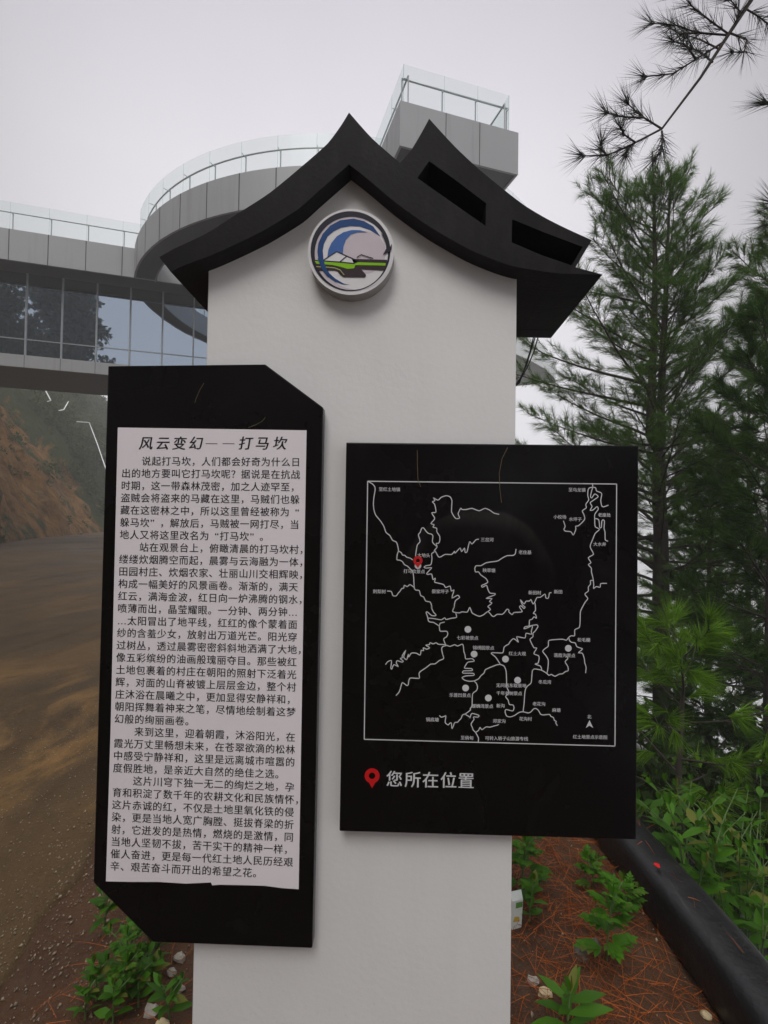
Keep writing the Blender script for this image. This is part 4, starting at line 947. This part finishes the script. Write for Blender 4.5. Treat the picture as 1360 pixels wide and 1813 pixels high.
for i in range(34):                                   # the rest of its crown, above and outside the frame
    z = rs.uniform(4.2, 7.4); az = rs.uniform(-1.9, 1.5); L = rs.uniform(0.7, 1.8)
    p = np.array([3.02, 2.06, z]); d = np.array([math.cos(az), math.sin(az), 0.3]); e = p+d*L
    wood.tube([p, p+d*L*0.5+np.array([0, 0, 0.05]), e], [0.016, 0.011, 0.004], 5, cap=False)
    for k in range(9):
        q = p+d*L*(0.35+0.65*k/8)+rs.normal(0, 0.10, 3); nd.tuft(q, d+rs.normal(0, 0.6, 3), 22, 0.15, 0.9, 0.003, back=0.1)
wood.build('trunk', M['bark'], near, smooth=True); nd.build('crown', M['needle_d'], near)

# ------------------------------------------------------------------ verge: pipe, weeds, stones, litter, carton
pp = [Vector((1.07, 0.45, -0.02)), Vector((1.11, 1.2, 0.0)), Vector((1.10, 1.75, 0.0)), Vector((1.055, 2.4, 0.0)), Vector((1.0, 3.2, 0.0)), Vector((0.95, 4.2, 0.0)), Vector((0.9, 5.4, 0.0))]
PP = []
for i in range(len(pp)-1):
    for k in range(6): PP.append(pp[i].lerp(pp[i+1], k/6))
PP.append(pp[-1]); vs = []; ns_ = 18
for i, p in enumerate(PP):
    t = (PP[min(i+1, len(PP)-1)]-PP[max(i-1, 0)]).normalized(); s_ = Vector((t.y, -t.x, 0))
    for k in range(ns_):
        a = 2*math.pi*k/ns_; c, s2_ = math.cos(a), math.sin(a)
        ex = 0.62; cx = math.copysign(abs(c)**ex, c); cz = math.copysign(abs(s2_)**ex, s2_)
        w = 1+0.05*noise.noise(Vector((p.y*2.5, k*0.5, 1)))
        vs.append(p+s_*cx*0.096*w+Vector((0, 0, cz*0.105*w+0.095)))
fs = [(i*ns_+k, (i+1)*ns_+k, (i+1)*ns_+(k+1) % ns_, i*ns_+(k+1) % ns_) for i in range(len(PP)-1) for k in range(ns_)]
fs += [tuple(range(ns_)), tuple((len(PP)-1)*ns_+k for k in reversed(range(ns_)))]
pr = empty('black_pipe', pp[2], 'thick black plastic barrier pipe running along the edge of the slope', 'pipe')
b = MB(); b.add(vs, fs); b.build('pipe_body', M['pipe'], pr, smooth=True)
q = atZ(1164, 1532, 0.213); b = MB()
b.add([q+Vector((0.010*math.cos(a)*(1+.3*math.sin(3*a)), 0.015*math.sin(a), -0.03*abs(math.cos(a))*0.0)) for a in np.linspace(0, 6.0, 12)], [tuple(range(12))])
b.build('red_paint_spot', M['red'], pr)

rs = random.Random(4)
RW = [(1198,1655,.62,'tallest weed beyond the pipe with a thin flower tip beside the map panel'),(1290,1600,.5,'weed with long paired leaves in the middle of the patch beyond the pipe'),(1225,1560,.42,'weed close behind the far end of the pipe'),
      (1330,1640,.42,'weed near the right edge with broad light leaves'),(1262,1640,.36,'low weed between the tall one and the pipe'),(1345,1560,.48,'weed at the right edge standing taller in the shade'),(1300,1680,.30,'short bright weed against the middle of the pipe'),(1350,1700,.32,'lowest bright weed at the right edge above the pipe'),(1185,1560,.34,'small weed by the corner of the map panel'),(1250,1700,.28,'short weed leaning over the pipe'),(1375,1640,.4,'weed half cut off by the right edge of the picture'),(1320,1735,.28,'short weed lowest along the pipe')]
RW += [(1290,1690,.2,'small dense weed in the bright low patch behind the pipe'),(1325,1700,.22,'small weed beside the lowest one along the pipe'),(1350,1660,.26,'dense weed at the right edge under the half cut one'),(1270,1650,.24,'weed filling the gap behind the middle of the pipe'),(1310,1655,.28,'bushy weed in the bright low patch near the right edge'),(1230,1620,.24,'weed standing low under the tallest one')]
for px, py, h, lb in RW:
    p = atD(px, py, 2.15+rs.uniform(-.1, .5)); p = Vector((max(p.x, 1.27), p.y, 0)); p.z = ground_z(p.x, p.y)-0.02
    weed(p, h*0.78+max(0, -p.z)*0.75, lb, rs, nl=rs.choice((4, 5, 6)), ll=rs.uniform(0.10, 0.155), lw=rs.uniform(0.036, 0.054), group='weeds beyond the pipe', lean=(rs.uniform(-.35, .15), rs.uniform(-.35, .15), 0), branchy=rs.choice((1, 2)))
LW = [((185,1640),.16,'small broad weed peeping out by the cut corner of the text panel'),((225,1730),.22,'tallest weed of the clump left of the pillar'),((170,1760),.13,'weed at the left end of the clump left of the pillar'),((200,1800),.17,'weed with broad leaves at the bottom of the left clump'),((245,1770),.16,'weed in the middle of the left clump'),((275,1700),.13,'weed close under the bottom edge of the text panel'),((300,1795),.15,'spiky pale weed at the foot of the pillar on its left'),((265,1740),.12,'little weed nearest the grey stones'),((150,1790),.12,'faint weed at the edge of the gravel'),((230,1690),.17,'lobed weed under the cut corner of the text panel'),((210,1765),.19,'leafy weed behind the broad leaved one in the left clump')]
for (px, py), h, lb in LW:
    p = atZ(px, py+18, 0.0); p.z = ground_z(p.x, p.y)
    weed(p, h*0.85, lb, rs, nl=rs.choice((4, 5, 5)), ll=rs.uniform(0.055, 0.085), lw=rs.uniform(0.020, 0.030), group='weeds left of the pillar', branchy=rs.choice((1, 1, 2)), lobed=('lobed' in lb or 'tallest' in lb or 'behind' in lb))
for (px, py), h, lb, lo, l0 in (((1075,1690),.24,'mugwort plant with lobed leaves in the middle of the pine needle litter',True,.12),((1052,1560),.12,'small pale lobed plant at the top of the litter mound',True,.08),((1005,1812),.10,'low rosette of long leaves at the bottom right of the pillar',False,.12),((925,1560),.22,'leafy plant tucked behind the right edge of the pillar',True,.11),((1110,1600),.14,'small lobed plant by the black pipe',True,.08),((938,1610),.14,'weed with drooping leaf beside the crushed carton',False,.07)):
    p = atZ(px, py, 0.08); p.z = ground_z(p.x, p.y)
    weed(p, h, lb, rs, nl=6, ll=l0, lw=0.034, mat='leaf_b' if lo else 'leaf', group='plants on the needle litter', lobed=lo, branchy=1 if lo else 0)
def stone(px, py, r, label, mat, z=0.03, cat='stone', group='stones by the sign', sq=(1, .8, .6)):
    p = atZ(px, py, z); p.z = ground_z(p.x, p.y)
    b = MB(); vs = []; n, mm = 8, 6; sd_ = rs.uniform(0, 50)
    for i in range(mm+1):
        th = math.pi*i/mm
        for k in range(n):
            ph = 2*math.pi*k/n; d = Vector((math.sin(th)*math.cos(ph), math.sin(th)*math.sin(ph), math.cos(th)))
            w = 1+0.55*noise.noise(d*1.3+Vector((sd_, 0, 0))); vs.append(p+Vector((d.x*sq[0], d.y*sq[1], d.z*sq[2]))*r*w+Vector((0, 0, r*sq[2]*0.5)))
    fs = [(i*n+k, (i+1)*n+k, (i+1)*n+(k+1) % n, i*n+(k+1) % n) for i in range(mm) for k in range(n)]
    b.add(vs, fs); o = b.build('stone', M[mat], None)
    o.data.transform(Matrix.Translation(-p)); o.location = p
    return tag(o, label, cat, group)
for a in ((966,1766,.022,'small cream stone on the litter right of the pillar base','cream'),(1050,1692,.036,'grey brown stone under the mugwort leaves','dstone'),(1030,1705,.03,'dark stone leaning beside the mugwort','dstone'),(1250,1785,.018,'pale chip of stone near the lower end of the pipe','cream'),(945,1740,.02,'dull pinkish pebble at the pillar corner','stone'),(318,1692,.022,'pale grey stone just under the bottom edge of the text panel','stone'),(318,1740,.018,'small light stone left of the pillar edge','stone'),(268,1785,.025,'wet whitish stone between the left weeds','stone'),(262,1692,.02,'flat pale stone by the cut corner of the text panel','stone'),(305,1715,.018,'darker stone touching the pale grey one','stone'),(288,1808,.02,'white chip at the bottom edge left of the pillar','cream')):
    stone(*a)
# loose gravel along the road edge
n = 3200; Vv = []; F = []; k = 0
tet = np.array([[0,0,1],[.94,0,-.33],[-.47,.82,-.33],[-.47,-.82,-.33],[0.5,0.5,0.5]])
for i in range(n):
    y = rng.uniform(1.25, 3.6)
    if i < 2200: x = edge_x(y)+rng.normal(0.10, 0.17)
    else: x = rng.uniform(-1.3, 1.0) if rng.uniform() < 0.6 else edge_x(y)-rng.uniform(0, 1.2)
    r = 0.0025+0.006*rng.uniform()**3; q = rng.normal(size=(5, 3))*0.25
    Vv.append((tet+q)*r+np.array([x, y, ground_z(x, y)+(0.013 if x < edge_x(y) else 0.002)+r*0.3])); F += [(k,k+1,k+4),(k+1,k+2,k+4),(k+2,k,k+4),(k,k+3,k+1),(k+1,k+3,k+2),(k+2,k+3,k)]; k += 5
npmesh(np.concatenate(Vv), F, 'gravel', M['gravel'], kind='stuff')
# brown needle litter
b_, d_, l_ = [], [], []
for i in range(3626):
    if i >= 3600:
        y = rng.uniform(1.4, 2.6); a = rng.uniform(0, 6.28); b_.append((1.09-0.04*max(0, y-1.75)+rng.normal(0, 0.025), y, 0.207)); d_.append((math.cos(a)*0.5, math.sin(a), -0.02)); l_.append(rng.uniform(0.04, 0.10)); continue
    if i < 3200:
        x = rng.normal(0.66, 0.22); y = rng.uniform(1.25, 3.0)
        if x > 1.02 or x < 0.2: continue
    else: x = rng.uniform(-1.1, -0.4); y = rng.uniform(1.4, 2.3)
    a = rng.uniform(0, 6.28); b_.append((x, y, ground_z(x, y)+rng.uniform(0.002, 0.022))); d_.append((math.cos(a), math.sin(a), rng.normal(0, 0.10))); l_.append(rng.uniform(0.07, 0.16))
nl_ = Needles(); nl_.b = [np.array(b_)]; nl_.d = [nrm(np.array(d_))]; nl_.l = [np.array(l_)]; nl_.w = [np.full(len(l_), 0.0017)]
nl_.build('needle_litter', M['litter'], None, bend=0.06, kind='stuff')
# crushed drink carton
cp = atZ(918, 1636, 0.05); cp.z = ground_z(cp.x, cp.y)
ct = empty('drink_carton', cp, 'crumpled white drink carton lying against the right side of the pillar', 'carton')
ax = Vector((0.045, 0.015, 0.0)); ay = Vector((-0.012, 0.028, 0.006)); az_ = Vector((0.012, 0.02, 0.115)); c0 = cp+Vector((-0.03, 0, 0.0))
b = MB(); vs = [c0, c0+ax, c0+ax+ay, c0+ay]; vs += [p+az_*0.78+Vector((0, 0, 0.004)) for p in vs[:4]]; tp = [c0+az_+ay*0.5, c0+az_+ax+ay*0.5]
b.add(vs+tp, [(0,3,2,1),(0,1,5,4),(2,3,7,6),(3,0,4,7),(4,5,9,8),(6,7,8,9),(5,6,9),(7,4,8)]); b.build('carton_body', M['carton'], ct)
b = MB(); e = ax.normalized()*0.0008; b.add([vs[1]+e, vs[2]+e, vs[6]+e, vs[5]+e], [(0,1,2,3)]); b.build('side_print', M['carton_dark'], ct)
f_ = -ay.normalized()*0.0012
b = MB(); b.add([c0+ax*.35+az_*.60+f_, c0+ax*.95+az_*.60+f_, c0+ax*.95+az_*.76+f_, c0+ax*.35+az_*.76+f_], [(0,1,2,3)]); b.build('green_label', M['carton_green'], ct)
b = MB(); b.add([c0+ax*.2+az_*.22+f_, c0+ax*.8+az_*.2+f_, c0+ax*.7+az_*.34+f_, c0+ax*.3+az_*.36+f_], [(0,1,2,3)]); b.build('yellow_print', M['carton_y'], ct)

# ------------------------------------------------------------------ hillside cover, handrail, trees
rs = np.random.default_rng(12); cs = []; rad = []
for i in range(1700):
    s_ = rs.uniform(-6, 75); w = rs.uniform(0.1, 22)
    if s_ < 15 and w < 11: continue
    if s_ < 25+4*n3(s_, w, 0.3) and w < 12 and rs.uniform() < 0.93: continue
    p = bank(s_, w); cs.append(p+Vector((0.2, -0.1, 0.1))); rad.append(rs.uniform(0.3, 1.3))
Vv, F = leafcloud(cs, 110, 0.30, rad, 0.75, rs); npmesh(Vv, F, 'hillside_scrub', M['bush'], kind='stuff')
cs = []; rad = []
for i in range(420):
    s_ = rs.uniform(-8, 26); w = rs.uniform(0.0, 13)
    if n3(s_, w, 0.35, 7) < 0.08: continue
    cs.append(bank(s_, w)); rad.append(rs.uniform(0.12, 0.5))
Vv, F = leafcloud(cs, 60, 0.16, rad, 0.6, rs); npmesh(Vv, F, 'bank_grass', M['bankgrass'], kind='stuff')
hr = empty('stair_handrail', bank(20, 4), 'thin white handrail descending the green hillside beyond the bridge', 'handrail')
def onbank(px, py, out=3.2):
    n_ = (U*1.5+Vector((0, 0, 1))).normalized(); f0 = FOOT+U*out+Vector((0, 0, 0.9)); d = ray(px, py); return CAM+d*((f0-CAM).dot(n_)/d.dot(n_))
b = MB(); b.tube([onbank(136, 746.5), onbank(158, 748), onbank(172, 785), onbank(188, 832), onbank(196, 850)], 0.05, 6); b.build('rail', M['white_rail'], hr)
for px in ((158, 748), (172, 785), (188, 832)):
    p = onbank(*px); b = MB(); b.tube([p-Vector((0, 0, 3.6)), p], 0.03, 6); b.build('post', M['bark'], hr)
for px, lb in ((((81, 692), (90, 709)), 'short white post leaning left on the scrub slope under the bridge'), (((121, 711), (113, 725)), 'short white post leaning right on the scrub slope under the bridge')):
    a = onbank(*px[0], 4.0); c = onbank(*px[1], 4.0); b = MB(); b.tube([c-(a-c)*0.15-U*0.3, c, a], 0.045, 6); b.build('white_post', M['white_rail'], None, label=lb, cat='post')
# trees behind the camera: the bridge windows mirror the left three, the low two are added to darken panel reflections
for x, y, h, sp, sd_, lb in ((-12.5, -16, 24, 5.0, 41, 'tall broadleaf tree mirrored in the left bridge windows'), (-19, -12, 21, 5.5, 42, 'broad tree mirrored at the far left of the bridge windows'), (-7.5, -15, 12, 3.5, 43, 'lower tree mirrored at the bottom of the bridge windows'), (0, -12, 6.5, 3.5, 44, 'bushy tree added behind the viewer to mirror dark in the panels'), (6, -10, 7, 3.2, 45, 'tree added behind the viewer to the right to mirror dark in the panels')):
    broad_tree((x, y, ground_z(x, y)), h, sp, lb, sd_, size=0.62 if h > 15 else 0.45, per=120, nclump=150 if h > 15 else 80, group='trees behind the viewer')

# ------------------------------------------------------------------ haze
hz = MB(); hz.box((-75, -45, -46), (75, 125, 34))
g = NG('haze_air'); pv = g.n('ShaderNodeVolumePrincipled'); pv.inputs['Color'].default_value = (0.95, 0.95, 0.97, 1); pv.inputs['Density'].default_value = 0.0028
g.l(pv.outputs[0], g.out.inputs['Volume'])
hz.build('haze', g.m, None, kind='stuff')
